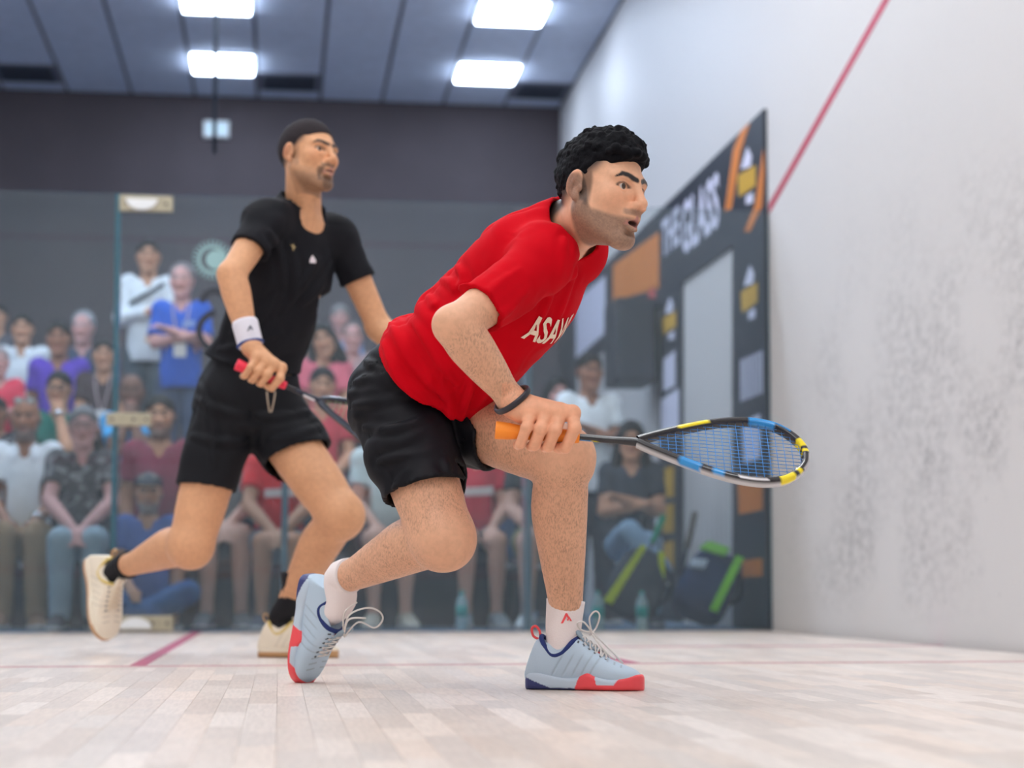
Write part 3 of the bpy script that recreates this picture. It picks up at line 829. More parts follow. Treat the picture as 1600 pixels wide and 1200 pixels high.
        # brows
        dxy = np.hypot(ay-np.clip(ay, 0.009, 0.056), z-np.interp(ay, [0.0, 0.010, 0.030, 0.044, 0.058], [0.0195, 0.0205, 0.0275, 0.0285, 0.0200])); thin = np.interp(ay, [0.009, 0.02, 0.045, 0.058], [0.9, 1.0, 0.8, 0.35])
        d = dxy/thin+(x < 0.045)*0.05; d2 = d
        blend(ss(brow_t+0.0030, brow_t-0.0008, np.minimum(d, d2+0.0012)), hair)
        # lash line
        zz = (z-0.0025)/0.0082; yy = (ay-0.0335)/0.0158
        ring = np.hypot(zz, yy)
        blend(ss(0.30, 0.05, np.abs(ring-1.02))*(x > 0.07)*(z > 0.001)*0.85, (0.03, 0.02, 0.02))
        # scalp stubble fading out below the hair
        b = hairline+0.55*x-0.016*ss(0.03, -0.02, x)
        m = ss(-fade, 0.006, z-b)*ss(0.055, 0.025, x-0.25*(z-0.03))
        sb = ss(0.020, 0.010, np.abs(x-0.012))*ss(0.05, 0.06, ay)*ss(-0.055, -0.035, z)*ss(0.10, 0.05, z)
        notear = 1-ss(0.0795, 0.083, ay)*(z < 0.035)
        blend(np.maximum(m, sb*side)*notear*0.95, hair)
        return C
    def eyes(s, parent, look=(1, 0, 0)):
        for y in (-1, 1):
            c = s.L(0.0735, y*0.0325, 0.003); rr = 0.0128*s.s; n, mrow = 28, 20
            g = nrm(s.R@np.array(look, float)); a = nrm(np.cross(g, (0, 0.1, 1))); b = np.cross(g, a)
            v, f, C = [], [], []
            for i in range(mrow+1):
                th = math.pi*i/mrow
                for k in range(n):
                    ph = 2*math.pi*k/n
                    v.append(c+rr*(g*math.cos(th)+(a*math.cos(ph)+b*math.sin(ph))*math.sin(th)))
                    C.append((0.008, 0.008, 0.008) if th < 0.24 else (0.045, 0.022, 0.012) if th < 0.56 else (0.62, 0.58, 0.55))
            for i in range(mrow):
                for k in range(n):
                    f.append((i*n+k, i*n+(k+1) % n, (i+1)*n+(k+1) % n, (i+1)*n+k))
            mesh_obj('eye', v, f, mat('eyeball', attr=True, rough=0.12, spec=0.6), parent, True, np.array(C))
def grip_hand(F, wrist, H0, e1, vv, ww, S, fr=0.0122, rg=0.019, idx_out=0.018, slant=0.016):
    """hand closed on a handle: H0 a point on its axis, e1 along it to the head, vv out over the knuckles, ww up.
    S: place of the little, ring, middle and index finger along the axis"""
    def at(s_, deg, r): a = math.radians(deg); return H0+e1*s_+(vv*math.cos(a)+ww*math.sin(a))*r
    mcp = []
    for i, s_ in enumerate(S):
        q = fr*(0.86 if i == 0 else 0.96 if i == 3 else 1.0)
        ex = idx_out if i == 3 else 0
        m = at(s_+slant, 72, rg+fr*2.3); p = at(s_+slant*0.25+ex*0.8, 12, rg+fr*1.35); d = at(s_-slant*0.35+ex*0.7, -58, rg+fr*0.95); t = at(s_-slant*0.7+ex*0.2, -112, rg+fr*0.85)
        if i == 3: p = at(s_+slant*0.25+ex, 25, rg+fr*1.3)
        F.cone(m, p, q*1.08, q*1.0, 0.004); F.cone(p, d, q*1.0, q*0.92, 0.003); F.cone(d, t, q*0.92, q*0.8, 0.003)
        F.ell(p+(vv*0.9+ww*0.3)*0.001, (q*1.07,)*3, None, 0.004)
        F.ell(m+ww*0.003, (q*1.25,)*3, None, 0.008)
        mcp.append(m)
    for i, m in enumerate(mcp):
        F.cone(wrist+e1*(0.004*(i-1.5)), m, 0.022, 0.0125, 0.012)
    c = (mcp[0]+mcp[1]+mcp[2]+mcp[3])/4
    F.cone(wrist, c, 0.027, 0.020, 0.014)
    F.cone(mcp[0], at(S[0]+0.004, 175, rg+0.010), 0.014, 0.014, 0.014)
    F.cone(mcp[2], at(S[2]-0.002, 150, rg+0.012), 0.014, 0.014, 0.014)
    # thumb passes behind the handle and comes out below it
    t0 = wrist*0.55+at(S[1], 140, rg+0.015)*0.45; t1 = at(S[2]+0.006, 175, rg+0.012); t2 = at(S[3]-0.012, 245, rg+0.008); t3 = at(S[3]-0.008, 282, rg+0.0075)
    F.cone(t0, t1, 0.017, 0.0125, 0.012); F.cone(t1, t2, 0.0125, 0.0108, 0.004); F.cone(t2, t3, 0.0108, 0.0085, 0.003)
    return mcp
def skin_tone(P, base, seed=5):
    x, y, z = P.T
    n = vnoise((x, y, z), 14, seed)+0.5*vnoise((x, y, z), 40, seed+1)
    return base*(1+0.10*n[:, None]*np.array([0.7, 1.0, 1.1]))
def leg_hair(P, A, segs, dens=1.0):
    """1 - alpha = how much body hair grows there"""
    for a, b, r in segs:
        a = np.asarray(a); b = np.asarray(b); ax = nrm(b-a); L = np.linalg.norm(b-a)
        t = (P-a)@ax; rad = np.linalg.norm(P-a-t[:, None]*ax, axis=1)
        m = np.clip((t+0.02)/0.05, 0, 1)*np.clip((L+0.02-t)/0.05, 0, 1)*(rad < r)
        A[:] = np.minimum(A, 1-m*dens)
    return A
def folds(u, v, w, amp, fu=3.0, fv=16.0, seed=20):
    """cloth folds that run along u"""
    u, v, w = nrm(u), nrm(v), nrm(w)
    def fn(X, Y, Z):
        a = X*u[0]+Y*u[1]+Z*u[2]; b = X*v[0]+Y*v[1]+Z*v[2]; c = X*w[0]+Y*w[1]+Z*w[2]
        n = vnoise((a*fu+0.6*b, b*fv, c*fv*0.7), 1.0, seed); n2 = vnoise((a*fu*2+b*2, b*fv*2, c*fv), 1.0, seed+1)
        return (amp*1.1*n+amp*0.4*n2+amp*0.55*np.exp(-(n/0.07)**2)*np.clip(n2+0.35, 0, 1)).astype(np.float32)
    return fn

# ------------------------------------------------------------------ shoes
def shoe_fields():
    R = np.column_stack([(0, 1, 0), (0, 0, 1), (1, 0, 0)]).astype(float)   # lateral y, front z, axis x
    up = Field()
    top = [(0.000, 0.026, 0.094), (0.018, 0.034, 0.098), (0.045, 0.037, 0.096), (0.085, 0.037, 0.096), (0.130, 0.039, 0.099), (0.160, 0.043, 0.083),
           (0.190, 0.047, 0.067), (0.220, 0.048, 0.055), (0.250, 0.043, 0.046), (0.272, 0.032, 0.039), (0.286, 0.016, 0.030)]
    up.loft((0, 0, 0), R, [(x, a, (z-0.006)/2, 0, 0.006+(z-0.006)/2) for x, a, z in top], 0.0, n=2.5)
    for q in (0.000,):
        up.ell((0.010, 0, 0.045), (0.022, 0.032, 0.042), None, 0.01)
    def seam(X, Y, Z):
        d = 0
        for x0 in (0.085, 0.112, 0.137, 0.160, 0.182):
            ln = (X-x0)-0.75*(Z-0.05)
            d = d+np.exp(-(ln/0.0028)**2)*np.clip((0.075-Z)/0.02, 0, 1)*np.clip((Z-0.024)/0.01, 0, 1)
        return 0.0016*d
    up.disp(seam)
    up.cut((-0.002, 0, 0.036), (0.91, 0, -0.41))
    up.ell((0.084, 0, 0.112), (0.050, 0.0285, 0.052), None, 0.004, 's')
    so = Field()
    sol = [(-0.004, 0.020, 0.034), (0.008, 0.033, 0.036), (0.040, 0.039, 0.034), (0.090, 0.037, 0.026), (0.130, 0.041, 0.025), (0.160, 0.047, 0.036), (0.180, 0.0495, 0.030),
           (0.215, 0.051, 0.024), (0.250, 0.046, 0.026), (0.274, 0.035, 0.030), (0.289, 0.020, 0.030), (0.294, 0.010, 0.026)]
    so.loft((0, 0, 0), R, [(x, a, z/2, 0, z/2) for x, a, z in sol], 0.0, n=5.0)
    def spring(X, Y, Z): return 0*X
    so.cone((0.275, -0.05, -0.012), (0.33, -0.05, 0.004), 0.012, 0.012, 0.004, 's')
    return up, so
_up, _so = shoe_fields()
UPV_, UPQ = _up.mesh(0.0022)
SOV_, SOQ = _so.mesh(0.0022)
M_SHOE = mat('shoe_upper', attr=True, rough=0.55, bump=0.15, bscale=500)
M_SOLE = mat('shoe_sole', attr=True, rough=0.45)
def shoe(parent, R, O, sc, upper, sole_fn, collar, tab, lace, tongue, accent=None, name='shoe', label=None, mirror=1):
    def T(p): return (np.asarray(p, float)*sc*np.array([1, 1.14*mirror, 1.30]))@R.T+O
    x, y, z = UPV_.T
    C = np.tile(np.asarray(upper, float), (len(UPV_), 1))
    for x0 in (0.085, 0.112, 0.137, 0.160, 0.182):
        ln = (x-x0)-0.75*(z-0.05); m = np.exp(-(ln/0.0022)**2)*np.clip((0.072-z)/0.01, 0, 1)*np.clip((z-0.024)/0.01, 0, 1)*0.45
        C = C*(1-m[:, None]*0.55)
    # perforations on the toe box
    for x0 in (0.205, 0.222, 0.239):
        m = (np.exp(-((x-x0-0.15*np.abs(y))/0.0020)**2)*(np.abs(np.abs(y)-0.020) < 0.011)*(z > 0.035))*0.6
        C = C*(1-m[:, None]*0.6)
    # eyelets
    for i in range(6):
        ex, ez = 0.134+i*0.0140, 0.090-i*0.0066
        m = (np.hypot(x-ex, np.abs(y)-0.0235) < 0.0030)*(z > ez-0.022)
        C[m > 0] = (0.04, 0.045, 0.06)
    if accent is not None:
        m = (np.abs(y) < 0.012) & (x > 0.128) & (x < 0.185) & (z > 0.05); C[m] = accent
    s = mesh_obj(name, T(UPV_), UPQ if mirror > 0 else UPQ[:, ::-1], M_SHOE, parent, True, C)
    mesh_obj('sole', T(SOV_), SOQ if mirror > 0 else SOQ[:, ::-1], M_SOLE, s, True, sole_fn(SOV_))
    # padded collar, tongue, heel tab
    ring = catmull([(0.034, 0, 0.102), (0.042, 0.022, 0.092), (0.066, 0.0315, 0.067), (0.094, 0.032, 0.070), (0.118, 0.027, 0.090), (0.128, 0, 0.099),
                    (0.118, -0.027, 0.090), (0.094, -0.032, 0.070), (0.066, -0.0315, 0.067), (0.042, -0.022, 0.092)], 5, True)
    tube('collar_lining', T(ring), 0.0062*sc, mat('lining_%s' % (collar,), collar, 0.9), s, 8, True)
    tg = T(catmull([(0.180, 0, 0.074), (0.152, 0, 0.090), (0.130, 0, 0.106), (0.118, 0, 0.124)], 4))
    tube('tongue', tg, 0.019*sc, mat('tongue_%s' % (tongue,), tongue, 0.8), s, 10, flat=(nrm(R@np.array([0.6, 0, 0.8])), 0.22))
    if tab is not None:
        lp = T(catmull([(0.026, 0, 0.096), (0.012, 0, 0.102), (0.008, 0, 0.116), (0.018, 0, 0.121), (0.028, 0, 0.112), (0.030, 0, 0.102)], 4))
        tube('heel_tab', lp, 0.0032*sc, mat('tab_%s' % (tab,), tab, 0.6), s, 8, flat=(R[:, 1], 1.6))
    parts = []
    for i in range(5):
        ex, ez = 0.136+i*0.0135, 0.0985-i*0.0074
        pts = [(ex, -0.024, ez-0.016), (ex+0.004, -0.012, ez-0.001), (ex+0.008, 0.0, ez+0.003), (ex+0.012, 0.012, ez-0.004), (ex+0.015, 0.024, ez-0.021)]
        parts.append(tube_vf(T(catmull(pts, 3)), 0.0023*sc, 6))
        parts.append(tube_vf(T(catmull([(a, -b, c) for a, b, c in pts], 3)), 0.0023*sc, 6))
    v, f, _ = merge(parts); ML = mat('lace_%s' % (lace,), lace, 0.8); mesh_obj('lace', v, f, ML, s)
    if label: s['label'] = label
    return s, T, ML
def sole_red(P):
    x, y, z = P.T; C = np.tile(np.array(srgb(190, 205, 220)), (len(P), 1))
    fore = (x > 0.128+0.25*z) & ((x < 0.186) | (z < 0.008+0.10*np.clip(x-0.215, 0, 1)+0.018*(x > 0.232)))
    C[(x > 0.128) & (x < 0.186-0.3*(z-0.01)) & (x > 0.126+0.55*z)] = srgb(240, 78, 86)
    C[(x >= 0.170) & ((z < 0.011) | ((x > 0.228) & (z < 0.011+0.9*(x-0.228))))] = srgb(240, 78, 86)
    C[(x > 0.262)] = srgb(240, 78, 86)
    C[(x < 0.085) & (z < 0.024-0.30*x)] = srgb(48, 56, 112)
    C[(x < 0.128) & (z < 0.004)] = srgb(48, 56, 112)
    return C
def sole_gum(P):
    x, y, z = P.T; C = np.tile(np.array(srgb(238, 226, 206)), (len(P), 1))
    C[z < 0.016] = srgb(196, 150, 104); C[(x > 0.24) & (z < 0.02)] = srgb(196, 150, 104); return C
def place_on(name, base, size, letters, at_p, ux, uy, m, parent, bold=0.01, lift=0.0012, shear=0.0, sub=None):
    """print lettering on a cloth surface by casting it onto the mesh along the surface normal"""
    from mathutils.bvhtree import BVHTree
    me = base.data; bv = BVHTree.FromPolygons([v.co for v in me.vertices], [p.vertices for p in me.polygons])
    if isinstance(letters, str): v, f = text_vf(letters, 1.0, shear=shear, bold=bold)
    else: v, f = letters
    v = np.asarray(v, float); v = v/np.ptp(v[:, 0])*size
    me2 = bpy.data.meshes.new('t'); me2.from_pydata([(a, b, 0) for a, b in v[:, :2]], [], [list(q) for q in f])
    bm = bmesh.new(); bm.from_mesh(me2); bmesh.ops.triangulate(bm, faces=bm.faces[:])
    bmesh.ops.subdivide_edges(bm, edges=[e for e in bm.edges if e.calc_length() > 0.008], cuts=2, use_grid_fill=True)
    bmesh.ops.triangulate(bm, faces=bm.faces[:])
    ux = nrm(ux); uy = nrm(uy-ux*np.dot(ux, uy)); n = np.cross(ux, uy)
    P = []
    for q in bm.verts:
        p = np.asarray(at_p)+ux*q.co.x+uy*q.co.y
        h = bv.ray_cast(Vector(p+n*0.15), Vector(-n), 0.4)
        P.append(tuple(h[0]+h[1]*lift) if h[0] is not None and h[1].dot(Vector(n)) > 0 else tuple(Vector(p-n*0.02)))
    F_ = [[q.index for q in fc.verts] for fc in bm.faces]
    bm.verts.index_update(); bm.free(); bpy.data.meshes.remove(me2)
    return mesh_obj(name, P, F_, m, parent, False)
# ------------------------------------------------------------------ squash rackets
def racket(name, butt, e1, e2, L, grip_end, throat, colors, strings, label, grip_col, grip_r=0.0175):
    """butt end point, e1 to the tip, e2 across the head; L total length"""
    e1 = nrm(e1); e2 = nrm(e2-e1*np.dot(e1, e2)); e3 = np.cross(e1, e2)
    ro = empty(name, tuple(butt))
    def P(x, y, z=0.0): return butt+e1*x+e2*y+e3*z
    k = L/0.688
    out = [(throat, 0.004), (throat+0.035, 0.024), (0.42*k, 0.058), (0.48*k, 0.083), (0.535*k, 0.098), (0.585*k, 0.101), (0.63*k, 0.090), (0.664*k, 0.062), (0.683*k, 0.030), (0.688*k, 0.0)]
    half = catmull(out, 7)
    loop = np.vstack([half, half[::-1][1:]*np.array([1, -1])])
    n = len(loop); v, f, C = [], [], []
    T = np.gradient(loop, axis=0); T /= np.linalg.norm(T, axis=1)[:, None]
    prof = [(1.25*a_, 1.2*b_) for a_, b_ in [(-0.006, -0.0075), (-0.003, -0.0095), (0.003, -0.0095), (0.006, -0.0075), (0.007, 0.0), (0.006, 0.0075), (0.003, 0.0095), (-0.003, 0.0095), (-0.006, 0.0075), (-0.004, 0.0)]]
    for i in range(n):
        nr = np.array([-T[i][1], T[i][0]])                        # points outward on the upper half run
        for j, (a, b) in enumerate(prof):
            q = loop[i]+nr*a*1.0
            v.append(P(q[0], q[1], b)); C.append(colors(i/(n-1), j, loop[i]))
    m_ = len(prof)
    for i in range(n-1):
        for j in range(m_):
            f.append((i*m_+j, i*m_+(j+1) % m_, (i+1)*m_+(j+1) % m_, (i+1)*m_+j))
    MF = mat('racket_lacquer', attr=True, rough=0.25, coat=0.4)
    fo = mesh_obj('frame', v, f, MF, ro, True, np.array(C))
    bm = bmesh.new(); bm.from_mesh(fo.data); bmesh.ops.recalc_face_normals(bm, faces=bm.faces); bm.to_mesh(fo.data); bm.free()
    sh = catmull([(grip_end-0.01, 0), (grip_end+0.05, 0), (throat-0.03, 0), (throat+0.012, 0)], 5)
    rr = np.interp(sh[:, 0], [grip_end, throat-0.05, throat], [0.0088, 0.0090, 0.0115])
    vs, fs = tube_vf([P(a, b) for a, b in sh], rr, 10, flat=(e3, 0.85))
    cs = np.array([colors(-1, kk % 10, sh[kk//10]) for kk in range(len(vs))])
    mesh_obj('shaft', vs, fs, MF, ro, True, cs)
    g = [(0.0, grip_r*1.12), (0.004, grip_r*1.2), (0.030, grip_r*1.12), (0.05, grip_r*0.98), (grip_end*0.6, grip_r*0.92), (grip_end-0.008, grip_r*0.86), (grip_end, grip_r*0.6)]
    gg = catmull([(a, b, 0) for a, b in g], 5)
    go = tube('grip', [P(a, 0) for a in gg[:, 0]], gg[:, 1], mat('grip_%s' % (grip_col,), grip_col, 0.6, bump=0.3, bscale=120), ro, 16, flat=(e3, 0.9))
    for q in range(7):                                              # wrap of the grip tape
        pass
    # strings: mains run along the racket, crosses over it
    def halfw(x): return np.interp(x, half[:, 0], half[:, 1])
    parts = []
    for y in np.linspace(-0.084, 0.084, 15):
        xs = half[:, 0][half[:, 1] > abs(y)+0.002]
        if len(xs) < 2: continue
        parts.append(tube_vf([P(xs.min(), y*0.55 if abs(y) < 0.2 and False else y), P((xs.min()+xs.max())/2, y), P(xs.max(), y)], 0.00075, 5))
    for x in np.linspace(throat+0.05, 0.676*k, 19):
        h_ = halfw(x)
        parts.append(tube_vf([P(x, -h_), P(x, 0, 0.0008), P(x, h_)], 0.00075, 5))
    v, f, _ = merge(parts); so = mesh_obj('strings', v, f, mat('strings_%s' % (strings,), strings, 0.35), ro); so['kind'] = 'stuff'
    tag(ro, label, 'squash racket', 'squash rackets')
    return ro, P, e3

def ring_on(V, p, ax, off, n=36):
    """a closed line round a limb, just outside its surface"""
    ax = nrm(ax); u = nrm(np.cross(ax, (0.1, 0.2, 1))); v = np.cross(ax, u); q = V-p; t = q@ax
    m = (np.abs(t) < 0.006) & (np.linalg.norm(q, axis=1) < 0.07); a = np.arctan2(q[m]@v, q[m]@u); r = np.hypot(q[m]@v, q[m]@u)
    A = np.linspace(-math.pi, math.pi, n, endpoint=False); out = []
    for b in A:
        d = np.abs((a-b+math.pi) % (2*math.pi)-math.pi); out.append(r[d < 0.35].max() if (d < 0.35).any() else np.nan)
    out = np.array(out); out[np.isnan(out)] = np.nanmean(out)
    out = (np.roll(out, 1)+2*out+np.roll(out, -1))/4
    return [p+(u*math.cos(b)+v*math.sin(b))*(rr+off) for b, rr in zip(A, out)]

def creases(F, lines, amp, wid, seam=False):
    """cloth folds drawn where the photo shows them: lines are photo pixels cast onto the still smooth garment"""
    from mathutils.bvhtree import BVHTree
    V, Q = F.mesh(0.012); bv = BVHTree.FromPolygons([Vector(p) for p in V], [list(map(int, q)) for q in Q])
    for ln in lines:
        P = []
        for px, py in catmull(ln, 7):
            h = bv.ray_cast(Vector(CAMP), Vector(nrm(ray(px, py))))
            if h[0] is not None: P.append(np.array(h[0]))
        if len(P) < 2: continue
        P = np.array(P)
        a_, w_ = amp, wid
        def fn(X, Y, Z, P=P, a_=a_, w_=w_):
            best = None; L = len(P)-1
            for i in range(L):
                a, b = P[i], P[i+1]; ba = b-a; l2 = float(ba@ba)+1e-9
                px, py, pz = X-a[0], Y-a[1], Z-a[2]; t = np.clip((px*ba[0]+py*ba[1]+pz*ba[2])/l2, 0, 1)
                d = np.sqrt((px-t*ba[0])**2+(py-t*ba[1])**2+(pz-t*ba[2])**2)
                tap = np.sin(np.pi*np.clip((i+t)/L*0.9+0.05, 0, 1))**0.6
                v = d+(1-tap)*w_*1.2
                best = v if best is None else np.minimum(best, v)
            if seam: return (a_*np.exp(-(best/w_)**2)).astype(np.float32)
            return (-a_*np.exp(-(best/w_)**2)+0.55*a_*np.exp(-((best-1.9*w_)/(0.8*w_))**2)).astype(np.float32)
        F.disp(fn, P.min(0)-wid*4, P.max(0)+wid*4)
# ================================================================== the player in red
import time
_t0 = time.time()
def lerp(a, b, t): return np.asarray(a)+(np.asarray(b)-np.asarray(a))*t
SKIN_R = np.array(srgb(229, 175, 142))
hipR, hipL = U(618, 628, 4.50), U(684, 636, 4.64)
knR, anR = U(693, 842, 4.33), U(532, 905, 4.64)
knL, anL = U(880, 716, 4.36), U(884, 985, 4.455)
shR, shL = U(846, 412, 4.15), U(893, 396, 4.42)
elR, wrR = U(712, 510, 3.99), U(800, 626, 4.05)
elL, wrL = U(800, 470, 4.62), U(740, 560, 4.66)
pel = U(642, 606, 4.56); nb = U(888, 352, 4.30)
A = nrm(nb-pel); LT = np.linalg.norm(nb-pel)
Rl = nrm(shR-shL); Rl = nrm(Rl-A*np.dot(Rl, A)); Fr = np.cross(A, Rl)      # lateral (to his right), axis, front
Fr = Fr if np.dot(Fr, U(1000, 600, 4.2)-pel) > 0 else -Fr
TR = np.column_stack([Rl, Fr, A])
fa = math.radians(51); f_h = RIGHT*math.sin(fa)-FWDH*math.cos(fa)
HR = frame(f_h, (0, 0, 1)); HR = rot_about(HR, HR[:, 1], math.radians(6)); HR = rot_about(HR, HR[:, 0], math.radians(-3))
hd = Head(U(939, 300, 4.17), HR, 1.045)
# racket first: the hand closes on it
butt = U(774, 672, 4.02); tip = U(1264, 713, 4.05); e1 = nrm(tip-butt)
e2 = UPV*0.66+FWDH*0.72+RIGHT*0.06
vv = nrm(-FWDH-e1*np.dot(-FWDH, e1)); ww = np.cross(vv, e1); ww = ww if ww[2] > 0 else -ww
H0 = butt
pxm = 4.03/FPX
S = [(818-774)*pxm, (840-774)*pxm, (862-774)*pxm, (880-774)*pxm]
B = Field()
B.loft(pel, TR, [(-0.02, 0.122, 0.095, 0, 0), (LT*0.3, 0.135, 0.095, 0, 0.012), (LT*0.65, 0.150, 0.105, 0, 0.012), (LT*0.88, 0.140, 0.085, 0, 0), (LT*1.0, 0.06, 0.055, 0, 0)], 0.03)
B.ell(pel, (0.122, 0.098, 0.10), TR, 0.04)
for sh, el, wr in ((shR, elR, wrR), (shL, elL, wrL)):
    B.ell(sh, (0.058, 0.058, 0.062), None, 0.04)
    B.tube([sh, lerp(sh, el, 0.4), lerp(sh, el, 0.8), el], [0.052, 0.052, 0.045, 0.041], 0.03)
    ax = nrm(wr-el); sd = nrm(np.cross(ax, nrm(el-sh)))
    B.tube([el, lerp(el, wr, 0.22), lerp(el, wr, 0.55), lerp(el, wr, 0.85), wr], [0.042, 0.0485, 0.041, 0.030, 0.028], 0.025)
    B.ell(el+nrm(el-sh)*0.012-ax*0.016, (0.026,)*3, None, 0.03)
mc = grip_hand(B, lerp(wrR, U(806, 634, 4.03), 0.7), H0, e1, vv, ww, S, 0.0142, 0.0185)
B.cone(wrR, U(812, 640, 4.02), 0.028, 0.026, 0.02)
def leg(F, hip, kn, an, sc=1.0, kb=None):
    ax = nrm(an-kn); th = nrm(kn-hip); side = np.cross(ax, th); back = nrm(np.cross(side, ax)) if np.linalg.norm(side) > 0.05 else V3(0, 1, 0)
    if np.dot(back, th) > 0: back = -back
    back = -back if np.dot(back, hip-kn) < 0 else back
    F.tube([hip, lerp(hip, kn, 0.35), lerp(hip, kn, 0.75), kn], np.array([0.078, 0.086, 0.080, 0.065])*sc, 0.04)
    F.ell(kn-nrm(lerp(hip, an, 0.5)-kn)*0.010*sc, np.array((0.052, 0.052, 0.056))*sc, None, 0.05)
    F.tube([kn, lerp(kn, an, 0.28)+back*0.014*sc, lerp(kn, an, 0.55)+back*0.008*sc, lerp(kn, an, 0.82), an], np.array([0.060, 0.066, 0.055, 0.041, 0.037])*sc, 0.045)
    F.ell(lerp(kn, an, 0.30)+back*0.026*sc, np.array((0.042, 0.042, 0.075))*sc, frame(nrm(np.cross(ax, back)), ax), 0.03)
    return back
bkR = leg(B, hipR, knR, anR); bkL = leg(B, hipL, knL, anL)
B.tube([nb-A*0.05, nb, hd.L(-0.022, 0, -0.055), hd.L(-0.02, 0, 0.0)], [0.075, 0.062, 0.060, 0.062], 0.035)
B.cone(hd.L(0.01, -0.060, -0.04), lerp(nb, U(905, 410, 4.24), 0.8), 0.016, 0.012, 0.03)          # neck muscle
hd.skull(B, True, 0.011)
lo, hi = B.bounds(); lo -= 0.02; hi += 0.02
hl = hd.O-np.array([0.19, 0.19, 0.20]); hh = hd.O+np.array([0.19, 0.19, 0.17])
hc = U(850, 668, 4.02); gl, gh = hc-0.095, hc+0.095
Vb, Qb = patches(B, [(lo, hi, 0.0055), (hl, hh, 0.0024), (gl, gh, 0.0022)])
C = skin_tone(Vb, SKIN_R)
hm = ((Vb > hl) & (Vb < hh)).all(1)
Ch = hd.colors(Vb, (1, 1, 1), 0, 0)
C2 = hd.colors(Vb, SKIN_R, 0.80, 0, hairline=0.030, fade=0.035, stub=(0.125, 0.09, 0.075))
q = hd.loc(Vb); inh = (np.abs(q[:, 0]) < 0.15) & (q[:, 2] > -0.13) & (np.abs(q[:, 1]) < 0.12)
C[inh] = C2[inh]*(C[inh]/SKIN_R)
hn = ((Vb > gl) & (Vb < gh)).all(1)
ctr = np.array([np.linalg.norm(Vb[hn]-m_, axis=1) for m_ in mc]).min(0)
C[hn] = C[hn]*np.array([1.10, 0.98, 0.95]); kk = np.exp(-(ctr/0.012)**2)[:, None]; C[hn] = C[hn]*(1-0.18*kk*np.array([0.2, 1, 1]))
al = leg_hair(Vb, np.ones(len(Vb)), [(hipR, knR, 0.13), (knR, anR, 0.1), (hipL, knL, 0.13), (knL, anL, 0.1)], 0.48)
al = leg_hair(Vb, al, [(elR, wrR, 0.075)], 0.5)
C = np.column_stack([C, al])
base = onfloor(760, 1070)
red = mesh_obj('person', Vb, Qb, M_SKIN, None, True, C, origin=tuple(base))
tag(red, 'player in red shirt lunging low with an orange-gripped racket', 'person')
hd.eyes(red, (1, -0.10, 0.02))
# hair: curls on top, cut short at the sides
Hf = Field()
hd.ell(Hf, (-0.013, 0, 0.037), (0.1025, 0.0790, 0.0925), 0.0)
hd.ell(Hf, (0.004, 0, 0.078), (0.092, 0.070, 0.056), 0.02)
r_ = random.Random(5); ga = math.pi*(3-math.sqrt(5))
for i in range(150):
    zz = 0.25+0.75*(i+0.5)/150; an_ = i*ga; rr = math.sqrt(1-zz*zz)
    p = (-0.004+0.104*rr*math.cos(an_), 0.072*rr*math.sin(an_), 0.036+0.096*zz)
    if p[2] < 0.072+0.30*p[0]: continue
    front = max(0.0, min(1.0, (p[0]+0.04)/0.1))
    hd.ell(Hf, (p[0]+0.004*front+r_.uniform(-1, 1)*0.004, p[1]+r_.uniform(-1, 1)*0.004, p[2]+r_.uniform(-1, 1)*0.003+0.002), (0.0105+0.004*front,)*3, 0.004)
Hf.disp(lambda X, Y, Z: (0.006*vnoise((X, Y, Z), 95, 31)+0.004*vnoise((X, Y, Z), 190, 32)).astype(np.float32))
hd.ell(Hf, (0.112, 0, 0.010), (0.046, 0.082, 0.066), 0.006, 's')
for y in (-1, 1): hd.ell(Hf, (0.075, y*0.085, 0.018), (0.062, 0.040, 0.052), 0.006, 's')
for i in range(16):                                   # loose curls along the hairline
    a_ = -1.0+2.0*i/15; hd.ell(Hf, (0.094-0.036*a_*a_+r_.uniform(-0.003, 0.003), 0.062*a_, 0.079+r_.uniform(-0.007, 0.005)), (r_.uniform(0.008, 0.012),)*3, 0.004)
Hf.cut(hd.L(0, 0, 0.018), hd.R@np.array([-0.50, 0, 1.0]))
Vh, Qh = Hf.mesh(0.0026)
mesh_obj('hair', Vh, Qh, M_HAIR, red)

# shirt
M_REDSH = mat('red_jersey', srgb(204, 2, 24), 0.85, noise=0.06, nscale=6, bump=0.12, bscale=420, spec=0.1)
Sf = Field()
def torso_shirt(F, pel, TR, LT, st, k=0.0): F.loft(pel, TR, [(t*LT, a, b, cx, cy) for t, a, b, cx, cy in st], k, n=2.25)
torso_shirt(Sf, pel, TR, LT, [(-0.16, 0.185, 0.170, 0, 0.012), (0.02, 0.180, 0.162, 0, 0.012), (0.25, 0.172, 0.156, 0, 0.020), (0.5, 0.176, 0.154, 0, 0.022), (0.72, 0.180, 0.150, 0, 0.014), (0.86, 0.172, 0.112, 0, -0.012), (0.96, 0.115, 0.085, 0, -0.012), (1.06, 0.078, 0.072, 0, -0.004)])
for sh, el in ((shR, elR), (shL, elL)):
    Sf.ell(lerp(sh, nb, 0.16), (0.072, 0.072, 0.072), None, 0.05)
    Sf.tube([lerp(sh, nb, 0.1), lerp(sh, el, 0.45), lerp(sh, el, 1.0)], [0.068, 0.064, 0.066], 0.045)
ua = nrm(elR-shR)
Sf.disp(folds(nrm(A*0.75+Rl*0.55-Fr*0.3), np.cross(A, Rl), Rl, 0.020, 2.0, 10.0, 21))
Sf.disp(folds(nrm(A*0.3-Fr*0.9), A, Rl, 0.010, 4.0, 16.0, 24))
